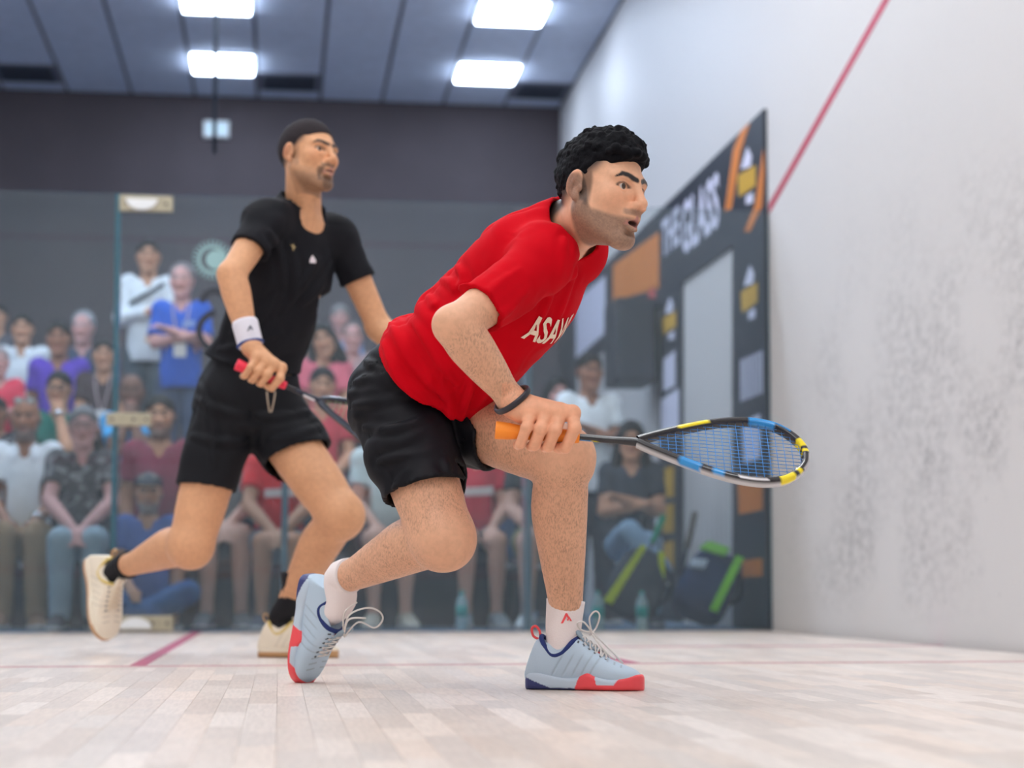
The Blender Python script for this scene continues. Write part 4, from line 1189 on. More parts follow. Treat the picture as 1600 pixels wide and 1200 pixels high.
def low_folds(X, Y, Z):
    x, y, z = X-pel[0], Y-pel[1], Z-pel[2]
    t = (x*A[0]+y*A[1]+z*A[2])/LT; f = x*Fr[0]+y*Fr[1]+z*Fr[2]; l = x*Rl[0]+y*Rl[1]+z*Rl[2]
    return (0.013*np.sin(t*34+f*14+3*vnoise((X, Y, Z), 6, 40))*np.clip((0.5-t)*2.5, 0, 1)*np.clip((0.06-f)*10, 0.12, 1)).astype(np.float32)
Sf.disp(low_folds)
creases(Sf, [[(606, 498), (640, 560), (690, 622)], [(622, 470), (668, 536), (712, 604)], [(590, 520), (622, 590), (668, 640)], [(648, 436), (676, 474), (700, 540)],
             [(690, 590), (702, 640), (706, 668)], [(738, 590), (728, 630), (720, 660)], [(662, 430), (700, 440), (730, 470)], [(776, 560), (760, 610), (742, 640)],
             [(884, 372), (868, 440), (846, 500)], [(902, 420), (884, 466), (872, 500)], [(812, 420), (776, 446), (748, 470)], [(826, 450), (800, 480), (776, 500)], [(700, 400), (720, 430), (724, 470)]], 0.0090, 0.012)
creases(Sf, [[(792, 366), (826, 378), (848, 404), (858, 432), (860, 462)], [(846, 398), (862, 380), (878, 362)]], 0.0040, 0.006, True)
for sh, el in ((shR, elR), (shL, elL)):          # the cloth always covers the arm
    Sf.tube([lerp(sh, nb, 0.05), lerp(sh, el, 0.5), lerp(sh, el, 1.0)], [0.066, 0.058, 0.056], 0.01)
    Sf.ell(sh, (0.069,)*3, None, 0.02)
Sf.shell(0.014)
hemA = U(577, 516, 4.50); hemB = U(716, 676, 4.38)
hn_ = nrm(np.cross(hemB-hemA, np.cross(A, hemB-hemA))); hn_ = hn_ if np.dot(hn_, A) > 0 else -hn_
Sf.cut(hemA, nrm(hn_))
Sf.cutend(lerp(shR, elR, 0.72), ua, 0.105, 0.4)
Sf.cutend(lerp(shL, elL, 0.72), nrm(elL-shL), 0.105, 0.4)
vtip = U(906, 416, 4.16)
nk = nrm(hd.L(-0.015, 0, -0.04)-nb)
Sf.cone(nb-nk*0.015+Fr*0.006, nb+nk*0.16, 0.066, 0.090, 0.0, 's')
Sf.cone(nb+Fr*0.03, vtip-nrm(vtip-nb)*0.008, 0.058, 0.008, 0.004, 's')
Vs, Qs = Sf.mesh(0.0048)
shirt = mesh_obj('shirt', Vs, Qs, M_REDSH, red)
shirt['label'] = 'red v-neck sports shirt'
# collar band
colp = []
from mathutils.bvhtree import BVHTree
# chest lettering
_bv = BVHTree.FromPolygons([v.co for v in shirt.data.vertices], [p.vertices for p in shirt.data.polygons]); cp = np.array(_bv.ray_cast(Vector(CAMP), Vector(nrm(ray(866, 522))))[0]); ux = nrm(U(908, 498, 4.20)-U(846, 520, 4.06)); uy = nrm(U(884, 496, 4.1)-U(862, 530, 4.1))
_tv, _tf = text_vf('ASAWI', 1.0, bold=0.02); _tv[:, 1] *= 1.85
place_on('chest_print', shirt, 0.150, (_tv, _tf), cp, nrm(-Rl*1.0+A*0.10), nrm(A), mat('print_cream', srgb(250, 228, 206), 0.6), red, 0.02, 0.0030)
red.children[-1].data.update()

# shorts
M_BLKSH = mat('black_shorts', srgb(15, 15, 22), 0.6, noise=0.12, nscale=8, bump=0.15, bscale=380, spec=0.2)
Pf = Field()
Pf.ell(pel-A*0.02+Fr*0.012, (0.155, 0.124, 0.115), TR, 0.0)
Pf.loft(pel, TR, [(-0.06, 0.158, 0.130, 0, 0.014), (0.02, 0.160, 0.134, 0, 0.012), (0.12, 0.150, 0.128, 0, 0.0)], 0.03)
def short_leg(F, hip, kn, t1, r0, r1, up=0.0):
    F.tube([lerp(hip, pel, 0.25), lerp(hip, kn, 0.3), lerp(hip, kn, t1), lerp(hip, kn, t1+0.35)], [r0, (r0+r1)/2+0.004, r1, r1], 0.06)
short_leg(Pf, hipR, knR, 0.62, 0.106, 0.108)
short_leg(Pf, hipL, knL, 0.55, 0.122, 0.100)
Pf.ell(lerp(hipR, pel, 0.2)-Fr*0.012-A*0.03, (0.090, 0.082, 0.100), TR, 0.05)
Pf.disp(folds(nrm(knR-hipR), Fr, Rl, 0.020, 3.0, 11.0, 51))
Pf.disp(folds(nrm(Fr*0.8-A*0.4), A, Rl, 0.018, 3.0, 13.0, 54))
creases(Pf, [[(552, 596), (590, 590), (628, 606)], [(550, 632), (596, 628), (650, 612)], [(566, 560), (600, 580), (640, 584)], [(566, 668), (616, 668), (668, 650)], [(590, 720), (640, 712), (700, 700)],
             [(612, 780), (622, 752), (640, 730)], [(690, 700), (696, 720), (702, 734)], [(740, 690), (752, 706), (762, 716)]], 0.0090, 0.011)
for hip, kn in ((hipR, knR), (hipL, knL)):          # the cloth always covers the thigh
    Pf.tube([hip, lerp(hip, kn, 0.35), lerp(hip, kn, 0.75), kn], np.array([0.078, 0.086, 0.080, 0.065])+0.013, 0.01)
Pf.ell(pel, (0.148, 0.120, 0.115), TR, 0.02); Pf.ell(hipR, (0.098,)*3, None, 0.02)
Pf.shell(0.011)
ha, hb = U(606, 806, 4.48), U(722, 737, 4.30)
tx = nrm(knR-hipR); cn = nrm(np.cross(hb-ha, np.cross(tx, hb-ha))); cn = cn if np.dot(cn, tx) > 0 else -cn
Pf.cutend(lerp(ha, hb, 0.5), cn, 0.17, 0.4)
tl = nrm(knL-hipL)
Pf.cutend(U(768, 706, 4.50), nrm(tl*0.95+RIGHT*0.3), 0.16, 0.4)
Pf.cut(pel+A*0.10, -A)
Vp, Qp = Pf.mesh(0.0055)
mesh_obj('shorts', Vp, Qp, M_BLKSH, red)

# socks and shoes
M_SOCK = mat('sock_white', srgb(240, 228, 226), 0.85, bump=0.4, bscale=300)
scl = 0.965; tf = onfloor(1006, 1079); fx = nrm(RIGHT*0.965-FWDH*0.26); hf = tf-fx*0.294*scl; RS = frame(fx, (0, 0, 1))
blue, navy, coral, lace_c, tong = srgb(184, 203, 220), srgb(38, 54, 112), srgb(244, 84, 88), srgb(222, 216, 212), srgb(150, 166, 180)
sL, TL, ML = shoe(red, RS, hf, scl, blue, sole_red, navy, coral, lace_c, tong, coral, label='pale blue court shoe, flat on the floor')
top = U(884, 938, 4.45)
def ribs(P, R, k=36, d=0.0008): return P, R
tube('sock', catmull([TL((0.090, 0, 0.035)), TL((0.086, 0, 0.080)), lerp(TL((0.086, 0, 0.09)), top, 0.5), top], 4), np.interp(np.linspace(0, 1, 13), [0, 0.3, 0.6, 1], [0.030, 0.036, 0.0440, 0.0475])*1.0, M_SOCK, red, 24)
# little coral mark on the sock
mk = [(-1.0, -0.9), (-0.15, 0.9), (0.15, 0.9), (0.5, 0.2), (0.2, 0.0), (0.05, 0.35), (-0.6, -0.9)], [(0.05, -0.3), (0.5, 0.35), (1.0, -0.5), (0.7, -0.5), (0.5, -0.1), (0.3, -0.5)]
def mark(parent, c, ux, uy, n, s, m, name='sock_mark'):
    v, f = [], []
    for poly in mk:
        b = len(v); v += [np.asarray(c)+ux*a*s+uy*b_*s for a, b_ in poly]; f.append(list(range(b, len(v))))
    v2 = [p+n*0.002 for p in v]; k_ = len(v)
    return mesh_obj(name, v+v2, f+[[i+k_ for i in q] for q in f], m, parent, False)
toC = -FWDH
mcen = U(885, 966, 4.40); mark(red, mcen+toC*0.0, RIGHT, UPV, toC, 0.0135, mat('coral', coral, 0.6))
# bow of the front shoe
def lacebow(loops, ML, parent):
    parts = [tube_vf(catmull(l, 6), 0.0023, 6) for l in loops]
    v, f, _ = merge(parts); mesh_obj('lace_bow', v, f, ML, parent)
D = 4.42
lacebow([[U(924, 985, D), U(921, 966, D-0.01), U(930, 955, D-0.01), U(937, 962, D-0.01), U(932, 980, D), U(925, 989, D)],
         [U(922, 988, D-0.02), U(908, 984, D-0.04), U(902, 974, D-0.05), U(912, 972, D-0.05), U(924, 986, D-0.02)],
         [U(924, 988, D), U(940, 1002, D-0.01), U(958, 1020, D-0.01), U(973, 1036, D)], [U(924, 989, D-0.02), U(936, 1006, D-0.03), U(950, 1022, D-0.03), U(962, 1030, D-0.03)],
         [U(920, 985, D-0.02), U(928, 990, D-0.02), U(921, 992, D-0.01)]], ML, sL)
# rear shoe on its toe
toe, heel = onfloor(466, 1066)+V3(0, 0, 0.004), U(480, 896, 4.72)
fx = nrm(toe-heel); upd = RIGHT*0.80-FWDH*0.60+V3(0, 0, 0.12)
RS2 = frame(fx, nrm(upd-fx*np.dot(upd, fx)))
sR, TRs, ML = shoe(red, RS2, toe-fx*0.290*scl, scl, blue, sole_red, navy, coral, lace_c, tong, coral, label='pale blue court shoe, heel lifted')
low = TRs((0, 0, 0))
tube('sock', catmull([TRs((0.100, 0, 0.035)), TRs((0.086, 0, 0.070)), lerp(TRs((0.078, 0, 0.10)), anR, 0.35), anR, lerp(anR, knR, 0.10)], 4), np.interp(np.linspace(0, 1, 17), [0, 0.3, 0.6, 1], [0.026, 0.034, 0.041, 0.0455]), M_SOCK, red, 24)
D = 4.58
lacebow([[TRs((0.134, 0, 0.112)), U(545, 962, D), U(572, 950, D-0.02), U(592, 955, D-0.03), U(598, 968, D-0.03), U(585, 981, D-0.02), U(560, 972, D), TRs((0.138, 0, 0.114))],
         [TRs((0.134, 0, 0.112)), U(538, 958, D), U(558, 941, D)], [TRs((0.136, 0, 0.112)), U(545, 968, D-0.01), U(572, 966, D-0.02)]], ML, sR)
# bracelet
tube('bracelet', ring_on(Vb, lerp(wrR, elR, 0.03), elR-wrR, 0.002), 0.0042, mat('bracelet', srgb(38, 36, 46), 0.4), red, 8, True, flat=(nrm(elR-wrR), 1.7))
# his racket
BLK, SIL, BLU, YEL, WHT = srgb(28, 26, 32), srgb(196, 194, 196), srgb(34, 146, 220), srgb(248, 224, 24), srgb(236, 232, 236)
def rc_red(t, j, p):
    if t < 0:
        x = p[0]
        if 0.190 < x < 0.215 and j in (2, 3, 4, 5, 6): return BLU
        if 0.215 < x < 0.235 and j in (2, 3, 4, 5, 6): return YEL
        return WHT if 0.29 < x < 0.30 and j in (3, 4) else BLK
    up = t < 0.5; s_ = t if up else 1-t
    face = j in (5, 6, 7, 8)
    if up:
        if 0.10 < s_ < 0.16 and j in (4, 5, 6, 7): return YEL
        if 0.17 < s_ < 0.21 and j in (2, 3, 4, 5): return SIL
        if 0.26 < s_ < 0.33 and j in (5, 6, 7, 8, 9): return BLU
        if 0.30 < s_ < 0.38 and j in (4, 5, 6): return BLU
        if 0.42 < s_ < 0.455 or 0.47 < s_ < 0.49: return YEL
    else:
        if 0.10 < s_ < 0.14 and j in (4, 5, 6, 7): return BLU
        if 0.16 < s_ < 0.19 and j in (5, 6, 7, 8): return BLU
        if 0.32 < s_ < 0.37 and j in (4, 5, 6, 7): return YEL
        if 0.385 < s_ < 0.40 and j in (5, 6, 7): return YEL
        if 0.22 < s_ < 0.29 and j in (6,): return WHT
        if j in (2, 3, 4): return SIL
        if s_ > 0.41 and j in (3, 4, 5): return SIL
    if up and j in (3, 4) and s_ > 0.2: return SIL
    return BLK
rk1 = racket('squash_racket', butt, e1, e2, 0.688, 0.185, 0.315, rc_red, srgb(70, 150, 226), 'black, yellow and blue racket with blue strings and orange grip', srgb(255, 146, 40))
print('red player', time.time()-_t0)
# ================================================================== the player in black
_t0 = time.time()
SKIN_B = np.array(srgb(220, 164, 124))
k_hipR, k_hipL = U(352, 648, 6.34), U(420, 645, 6.42)
k_knR, k_anR = U(298, 853, 6.26), U(196, 884, 6.60)
k_knL, k_anL = U(533, 806, 6.24), U(437, 968, 6.44)
k_shR, k_shL = U(412, 350, 6.14), U(530, 372, 6.40)
k_elR, k_wrR = U(362, 430, 6.00), U(388, 532, 5.96)
k_elL, k_wrL = U(592, 512, 6.42), U(650, 560, 6.35)
kp = U(388, 612, 6.38); kn_ = U(473, 326, 6.27)
kA = nrm(kn_-kp); kLT = np.linalg.norm(kn_-kp)
kR = nrm(k_shR-k_shL); kR = nrm(kR-kA*np.dot(kR, kA)); kF = np.cross(kA, kR); kF = kF if np.dot(kF, -FWDH+RIGHT) > 0 else -kF
KT = np.column_stack([kR, kF, kA])
fa = math.radians(52); f_h = RIGHT*math.sin(fa)-FWDH*math.cos(fa)
KH = frame(f_h, (0, 0, 1)); KH = rot_about(KH, KH[:, 1], math.radians(-4)); KH = rot_about(KH, KH[:, 0], math.radians(-4))
kh = Head(U(482, 246, 6.22), KH, 1.03)
kb = U(369, 569, 5.90); ktip = U(668, 700, 6.06); ke1 = nrm(ktip-kb)
kv = nrm(-FWDH-ke1*np.dot(-FWDH, ke1)); kw = np.cross(kv, ke1); kw = kw if kw[2] > 0 else -kw
pxm = 5.9/FPX; cs_ = 1.0/abs(np.dot(ke1, RIGHT))
KS = [(387-369)*pxm*cs_, (399-369)*pxm*cs_, (412-369)*pxm*cs_, (424-369)*pxm*cs_]
B = Field()
B.loft(kp, KT, [(-0.02, 0.145, 0.105, 0, 0), (kLT*0.3, 0.125, 0.090, 0, 0.01), (kLT*0.65, 0.150, 0.105, 0, 0.012), (kLT*0.88, 0.140, 0.085, 0, 0), (kLT, 0.06, 0.055, 0, 0)], 0.03)
B.ell(kp, (0.145, 0.115, 0.11), KT, 0.05)
for sh, el, wr in ((k_shR, k_elR, k_wrR), (k_shL, k_elL, k_wrL)):
    B.ell(sh, (0.056, 0.056, 0.060), None, 0.04)
    B.tube([sh, lerp(sh, el, 0.4), lerp(sh, el, 0.8), el], [0.050, 0.049, 0.044, 0.041], 0.03)
    ax = nrm(wr-el)
    B.tube([el, lerp(el, wr, 0.22), lerp(el, wr, 0.55), lerp(el, wr, 0.85), wr], [0.042, 0.0475, 0.041, 0.032, 0.029], 0.025)
    B.ell(el+nrm(el-sh)*0.012-ax*0.014, (0.026,)*3, None, 0.03)
kmc = grip_hand(B, U(393, 543, 5.93), kb, ke1, kv, kw, KS, 0.0138, 0.0165, 0.014, 0.010)
B.cone(k_wrR, U(393, 543, 5.93), 0.029, 0.027, 0.02)
leg(B, k_hipR, k_knR, k_anR, 1.04); leg(B, k_hipL, k_knL, k_anL, 1.06)
B.tube([kn_-kA*0.06, kn_, kh.L(-0.022, 0, -0.055), kh.L(-0.02, 0, 0.0)], [0.078, 0.062, 0.059, 0.060], 0.035)
B.cone(kh.L(0.0, -0.055, -0.045), lerp(kn_, U(495, 350, 6.2), 0.6), 0.016, 0.012, 0.03)
kh.skull(B, True, 0.003)
lo, hi = B.bounds(); lo -= 0.02; hi += 0.02
hl = kh.O-np.array([0.18, 0.18, 0.19]); hh = kh.O+np.array([0.18, 0.18, 0.16])
hc = U(408, 572, 5.93); gl, gh = hc-0.09, hc+0.09
Vb, Qb = patches(B, [(lo, hi, 0.0075), (hl, hh, 0.0030), (gl, gh, 0.0030)])
C = skin_tone(Vb, SKIN_B)
C2 = kh.colors(Vb, SKIN_B, 0.28, 0.85, hairline=0.026, fade=0.030, stub=(0.055, 0.04, 0.035), lips=(0.50, 0.24, 0.21), hair=(0.030, 0.024, 0.026), brow_t=0.0048, side=0.3)
q = kh.loc(Vb); inh = (np.abs(q[:, 0]) < 0.15) & (q[:, 2] > -0.13) & (np.abs(q[:, 1]) < 0.12)
C[inh] = C2[inh]*(C[inh]/SKIN_B)
ctr = np.array([np.linalg.norm(Vb-m_, axis=1) for m_ in kmc]).min(0); kk = np.exp(-(ctr/0.012)**2)[:, None]; C = C*(1-0.15*kk*np.array([0.2, 1, 1]))
al = leg_hair(Vb, np.ones(len(Vb)), [(k_knR, k_anR, 0.1), (k_knL, k_anL, 0.1)], 0.22)
blk = mesh_obj('person', Vb, Qb, M_SKIN, None, True, np.column_stack([C, al]), origin=tuple(onfloor(430, 1018)))
tag(blk, 'player in black shirt and shorts running behind the red player', 'person')
kh.eyes(blk, (1, -0.12, -0.02))
Hf = Field()
kh.ell(Hf, (-0.013, 0, 0.038), (0.1035, 0.0795, 0.0935), 0.0)
Hf.disp(lambda X, Y, Z: (0.003*vnoise((X, Y, Z), 260, 31)).astype(np.float32))
kh.ell(Hf, (0.112, 0, 0.006), (0.046, 0.090, 0.066), 0.006, 's')
for y in (-1, 1): kh.ell(Hf, (0.075, y*0.085, 0.015), (0.062, 0.040, 0.052), 0.006, 's')
Hf.cut(kh.L(0, 0, 0.020), kh.R@np.array([-0.50, 0, 1.0]))
Vh, Qh = Hf.mesh(0.0036)
mesh_obj('hair', Vh, Qh, mat('buzz_hair', srgb(44, 38, 42), 0.8, bump=0.6, bscale=500, spec=0.2), blk)
# shirt
M_BLKT = mat('black_jersey', srgb(19, 20, 27), 0.8, noise=0.10, nscale=6, bump=0.1, bscale=420, spec=0.25)
Sf = Field()
torso_shirt(Sf, kp, KT, kLT, [(-0.12, 0.205, 0.185, 0.02, -0.055), (0.06, 0.186, 0.155, 0.01, -0.03), (0.28, 0.165, 0.122, 0, 0.006), (0.5, 0.172, 0.126, 0, 0.012), (0.72, 0.185, 0.130, 0, 0.008), (0.86, 0.175, 0.108, 0, -0.006), (0.95, 0.115, 0.082, 0, -0.006), (1.05, 0.078, 0.072, 0, -0.002)])
for sh, el in ((k_shR, k_elR), (k_shL, k_elL)):
    Sf.ell(lerp(sh, kn_, 0.16), (0.070, 0.070, 0.070), None, 0.05)
    Sf.tube([lerp(sh, kn_, 0.1), lerp(sh, el, 0.4), lerp(sh, el, 1.0)], [0.069, 0.068, 0.072], 0.045)
Sf.disp(folds(nrm(kA*0.8-kR*0.5), kF, kR, 0.020, 2.2, 10.0, 61))
Sf.disp(folds(nrm(kA*0.4+kR*0.8), kA, kF, 0.010, 4.0, 15.0, 64))
creases(Sf, [[(420, 360), (440, 400), (446, 450)], [(500, 400), (470, 450), (440, 490)], [(360, 520), (400, 500), (430, 460)], [(340, 545), (390, 540), (440, 520)], [(452, 380), (462, 420), (458, 470)], [(520, 410), (500, 450), (470, 480)]], 0.0090, 0.014)
for sh, el in ((k_shR, k_elR), (k_shL, k_elL)):
    Sf.tube([lerp(sh, kn_, 0.05), lerp(sh, el, 0.5), lerp(sh, el, 1.0)], [0.066, 0.058, 0.056], 0.01)
    Sf.ell(sh, (0.068,)*3, None, 0.02)
Sf.shell(0.018)
ha, hb = U(305, 545, 6.40), U(455, 592, 6.25)
cn = nrm(np.cross(hb-ha, np.cross(kA, hb-ha))); cn = cn if np.dot(cn, kA) > 0 else -cn
Sf.cut(lerp(ha, hb, 0.5), cn)
Sf.cutend(lerp(k_shR, k_elR, 0.50), nrm(k_elR-k_shR), 0.11, 0.4)
Sf.cutend(U(541, 447, 6.41), nrm(k_elL-k_shL), 0.15, 0.4)
nk = nrm(kh.L(-0.015, 0, -0.04)-kn_); vtip = U(502, 357, 6.10)
Sf.cone(kn_-nk*0.02+kF*0.006, kn_+nk*0.16, 0.068, 0.090, 0.0, 's')
Sf.cone(kn_+kF*0.03, vtip-nrm(vtip-kn_)*0.004, 0.054, 0.004, 0.003, 's')
Vs, Qs = Sf.mesh(0.0068)
kshirt = mesh_obj('shirt', Vs, Qs, M_BLKT, blk); kshirt['label'] = 'black v-neck sports shirt'
# small prints on the chest
star = (np.array([(-0.2, -1, 0), (0.1, -0.2, 0), (1, 0.1, 0), (0.2, 0.3, 0), (0.3, 1, 0), (-0.1, 0.4, 0), (-0.9, 0.5, 0), (-0.4, 0.0, 0)]), [list(range(8))])
place_on('chest_mark', kshirt, 0.026, star, U(487, 399, 6.10), nrm(-kR), kA, mat('gold_mark', srgb(190, 166, 116), 0.5), blk, lift=0.002)
dia = (np.array([(-0.6, -0.8, 0), (0.6, -0.5, 0), (0.7, 0.2, 0), (0, 1, 0), (-0.7, 0.1, 0)]), [list(range(5))])
place_on('chest_mark', kshirt, 0.022, dia, U(523, 421, 6.14), nrm(-kR), kA, mat('white_mark', srgb(226, 214, 220), 0.5), blk, lift=0.002)
# shorts
Pf = Field()
Pf.ell(kp-kA*0.01, (0.172, 0.138, 0.120), KT, 0.0)
Pf.loft(kp, KT, [(-0.08, 0.170, 0.140, 0, 0), (0.02, 0.168, 0.138, 0, 0), (0.12, 0.150, 0.118, 0, 0.0)], 0.03)
for hip, kn, t1, r0, r1 in ((k_hipR, k_knR, 0.55, 0.120, 0.094), (k_hipL, k_knL, 0.45, 0.122, 0.112)):
    Pf.tube([lerp(hip, kp, 0.25), lerp(hip, kn, 0.3), lerp(hip, kn, t1), lerp(hip, kn, t1+0.35)], [r0, (r0+r1)/2+0.006, r1, r1], 0.06)
Pf.disp(folds(nrm(k_knR-k_hipR), kF, kR, 0.018, 3.0, 11.0, 71))
creases(Pf, [[(300, 620), (340, 640), (390, 650)], [(296, 680), (340, 690), (385, 690)], [(400, 650), (440, 650), (490, 640)], [(420, 690), (460, 680), (500, 665)], [(310, 600), (330, 660), (336, 730)]], 0.0090, 0.014)
for hip, kn, q_ in ((k_hipR, k_knR, 1.04), (k_hipL, k_knL, 1.06)):
    Pf.tube([hip, lerp(hip, kn, 0.35), lerp(hip, kn, 0.75), kn], np.array([0.078, 0.086, 0.080, 0.065])*q_+0.014, 0.01)
Pf.shell(0.013)
ha, hb = U(284, 736, 6.30), U(352, 775, 6.22)
tx = nrm(k_knR-k_hipR)
Pf.cutend(U(318, 762, 6.28), nrm(tx+RIGHT*0.10), 0.15, 0.4)
sc_ = U(284, 735, 6.20)
Pf.cone(sc_, U(292, 790, 6.18), 0.010, 0.040, 0.004, 's')
tl = nrm(k_knL-k_hipL)
ha, hb = U(428, 724, 6.35), U(523, 672, 6.25)
cn = nrm(np.cross(hb-ha, np.cross(tl, hb-ha))); cn = cn if np.dot(cn, tl) > 0 else -cn
Pf.cutend(lerp(ha, hb, 0.5), cn, 0.16, 0.4)
Pf.cut(kp+kA*0.105, -kA)
Vp, Qp = Pf.mesh(0.0072)
kshorts = mesh_obj('shorts', Vp, Qp, mat('black_shorts_2', srgb(19, 21, 27), 0.7, noise=0.1, nscale=8, bump=0.1, bscale=380, spec=0.25), blk)
dc = mat('drawcord', srgb(196, 178, 158), 0.7)
for (xa, xb) in ((417, 421), (430, 424)):
    tube('drawcord', catmull([U(xa, 612, 6.16), U(xa+(xb-xa)*0.3, 625, 6.155), U(xb, 644, 6.17)], 4), 0.0026, dc, kshorts, 6)
# socks, shoes
M_SOCKB = mat('sock_black', srgb(18, 19, 26), 0.9, bump=0.3, bscale=300)
cream, tan_, lace_b = srgb(240, 228, 208), srgb(206, 164, 118), srgb(232, 214, 188)
scl = 0.97; tf = onfloor(528, 1028); fx = nrm(RIGHT*0.97-FWDH*0.24); hf = tf-fx*0.294*scl; RS = frame(fx, (0, 0, 1))
sA, TA, ML = shoe(blk, RS, hf, scl, cream, sole_gum, srgb(222, 196, 120), tan_, lace_b, cream, label='cream court shoe planted on the floor')
tube('sock', catmull([TA((0.095, 0, 0.035)), TA((0.084, 0, 0.08)), k_anL, lerp(k_anL, k_knL, 0.25), U(462, 893, 6.38)], 4), np.interp(np.linspace(0, 1, 17), [0, 0.3, 0.55, 1], [0.028, 0.036, 0.044, 0.053]), M_SOCKB, blk, 24)
heel, toe = U(140, 862, 6.74), U(163, 1000, 6.66)
fx = nrm(toe-heel); upd = RIGHT*0.72-FWDH*0.69
RS2 = frame(fx, nrm(upd-fx*np.dot(upd, fx)))
sB, TB, ML = shoe(blk, RS2, toe-fx*0.290*1.05, 1.05, cream, sole_gum, srgb(222, 196, 120), tan_, lace_b, cream, label='cream court shoe kicked up behind, toe down')
tube('sock', catmull([TB((0.100, 0, 0.035)), TB((0.084, 0, 0.07)), lerp(TB((0.076, 0, 0.10)), k_anR, 0.4), k_anR, lerp(k_anR, k_knR, 0.05)], 4), np.interp(np.linspace(0, 1, 17), [0, 0.3, 0.6, 1], [0.028, 0.036, 0.045, 0.050]), M_SOCKB, blk, 24)
lacebow([[TA((0.134, 0, 0.112)), TA((0.15, 0.03, 0.13)), TA((0.17, 0.04, 0.11)), TA((0.138, 0, 0.114))]], ML, sA)
lacebow([[TB((0.134, 0, 0.112)), TB((0.13, -0.02, 0.14)), TB((0.15, -0.03, 0.13)), TB((0.138, 0, 0.114))]], ML, sB)
# wristband
wa, wb_ = U(382, 502, 5.965), U(392, 541, 5.945)
wband = tube('wristband', catmull([wa, lerp(wa, wb_, 0.33), lerp(wa, wb_, 0.7), wb_], 3), np.interp(np.linspace(0, 1, 10), [0, 0.1, 0.9, 1], [0.0405, 0.0430, 0.0415, 0.0385]), mat('towelling', srgb(226, 222, 232), 0.95, bump=0.6, bscale=260), blk, 20)
ax = nrm(wb_-wa); u = nrm(np.cross(ax, (0, 1, 0))); v = np.cross(ax, u); cpt = lerp(wa, wb_, 0.92)
tube('wristband_stripe', [cpt+(u*math.cos(a)+v*math.sin(a))*0.0405 for a in np.linspace(0, 2*math.pi, 26, endpoint=False)], 0.0050, mat('navy_stripe', srgb(52, 76, 140), 0.8), wband, 8, True)
mark(wband, U(391, 513, 5.905), RIGHT, UPV, -FWDH, 0.010, mat('dark_mark', srgb(48, 56, 80), 0.7), 'wristband_mark')
# racket
DBL, GRN = srgb(26, 34, 54), srgb(86, 150, 120)
def rc_blk(t, j, p):
    if t < 0: return WHT if (0.235 < p[0] < 0.275 and j in (1, 2, 3)) else BLK if p[0] < 0.21 else DBL
    return DBL if j % 5 else srgb(70, 84, 100)
ke2 = RIGHT*0.45+UPV*0.62+FWDH*0.65
racket('squash_racket', kb, ke1, ke2, 0.688, 0.175, 0.295, rc_blk, srgb(120, 178, 130), 'dark racket with red grip and green strings held by the black-shirted player', srgb(238, 50, 78), 0.0165)
print('black player', time.time()-_t0)
# ================================================================== the crowd behind the glass
_t0 = time.time()
_lup, _lso = shoe_fields()
LUV, LUQ = _lup.mesh(0.009); LSV, LSQ = _lso.mesh(0.008)
SK = {'light': np.array(srgb(222, 176, 156)), 'tan': np.array(srgb(198, 148, 118)), 'brown': np.array(srgb(160, 112, 88)), 'dark': np.array(srgb(118, 84, 70)), 'pink': np.array(srgb(214, 162, 156))}
def cloth(c, pat=None):
    key = 'cloth_%d_%d_%d' % c
    if pat: key += '_print'
    m = mat(key, srgb(*c), 0.85, noise=0.12, nscale=7, spec=0.2)
    if pat and not m.get('pat'):
        m['pat'] = 1; nt = m.node_tree; b = nt.nodes['Principled BSDF']; src = b.inputs['Base Color'].links[0].from_socket
        tc = nt.nodes.new('ShaderNodeTexCoord'); n = nt.nodes.new('ShaderNodeTexNoise'); n.inputs['Scale'].default_value = 22; n.inputs['Detail'].default_value = 2
        nt.links.new(tc.outputs['Object'], n.inputs['Vector'])
        r = nt.nodes.new('ShaderNodeMapRange'); r.inputs[1].default_value, r.inputs[2].default_value = 0.52, 0.60; nt.links.new(n.outputs[0], r.inputs[0])
        mx = nt.nodes.new('ShaderNodeMixRGB'); nt.links.new(r.outputs[0], mx.inputs[0]); nt.links.new(src, mx.inputs[1]); mx.inputs[2].default_value = (*srgb(*pat), 1)
        nt.links.new(mx.outputs[0], b.inputs['Base Color'])
    return m
M_LENS = mat('sunglass_lens', srgb(20, 22, 28), 0.1, coat=0.5)
M_STEEL = mat('watch_steel', srgb(210, 212, 216), 0.25, metal=0.8)
NP = 0
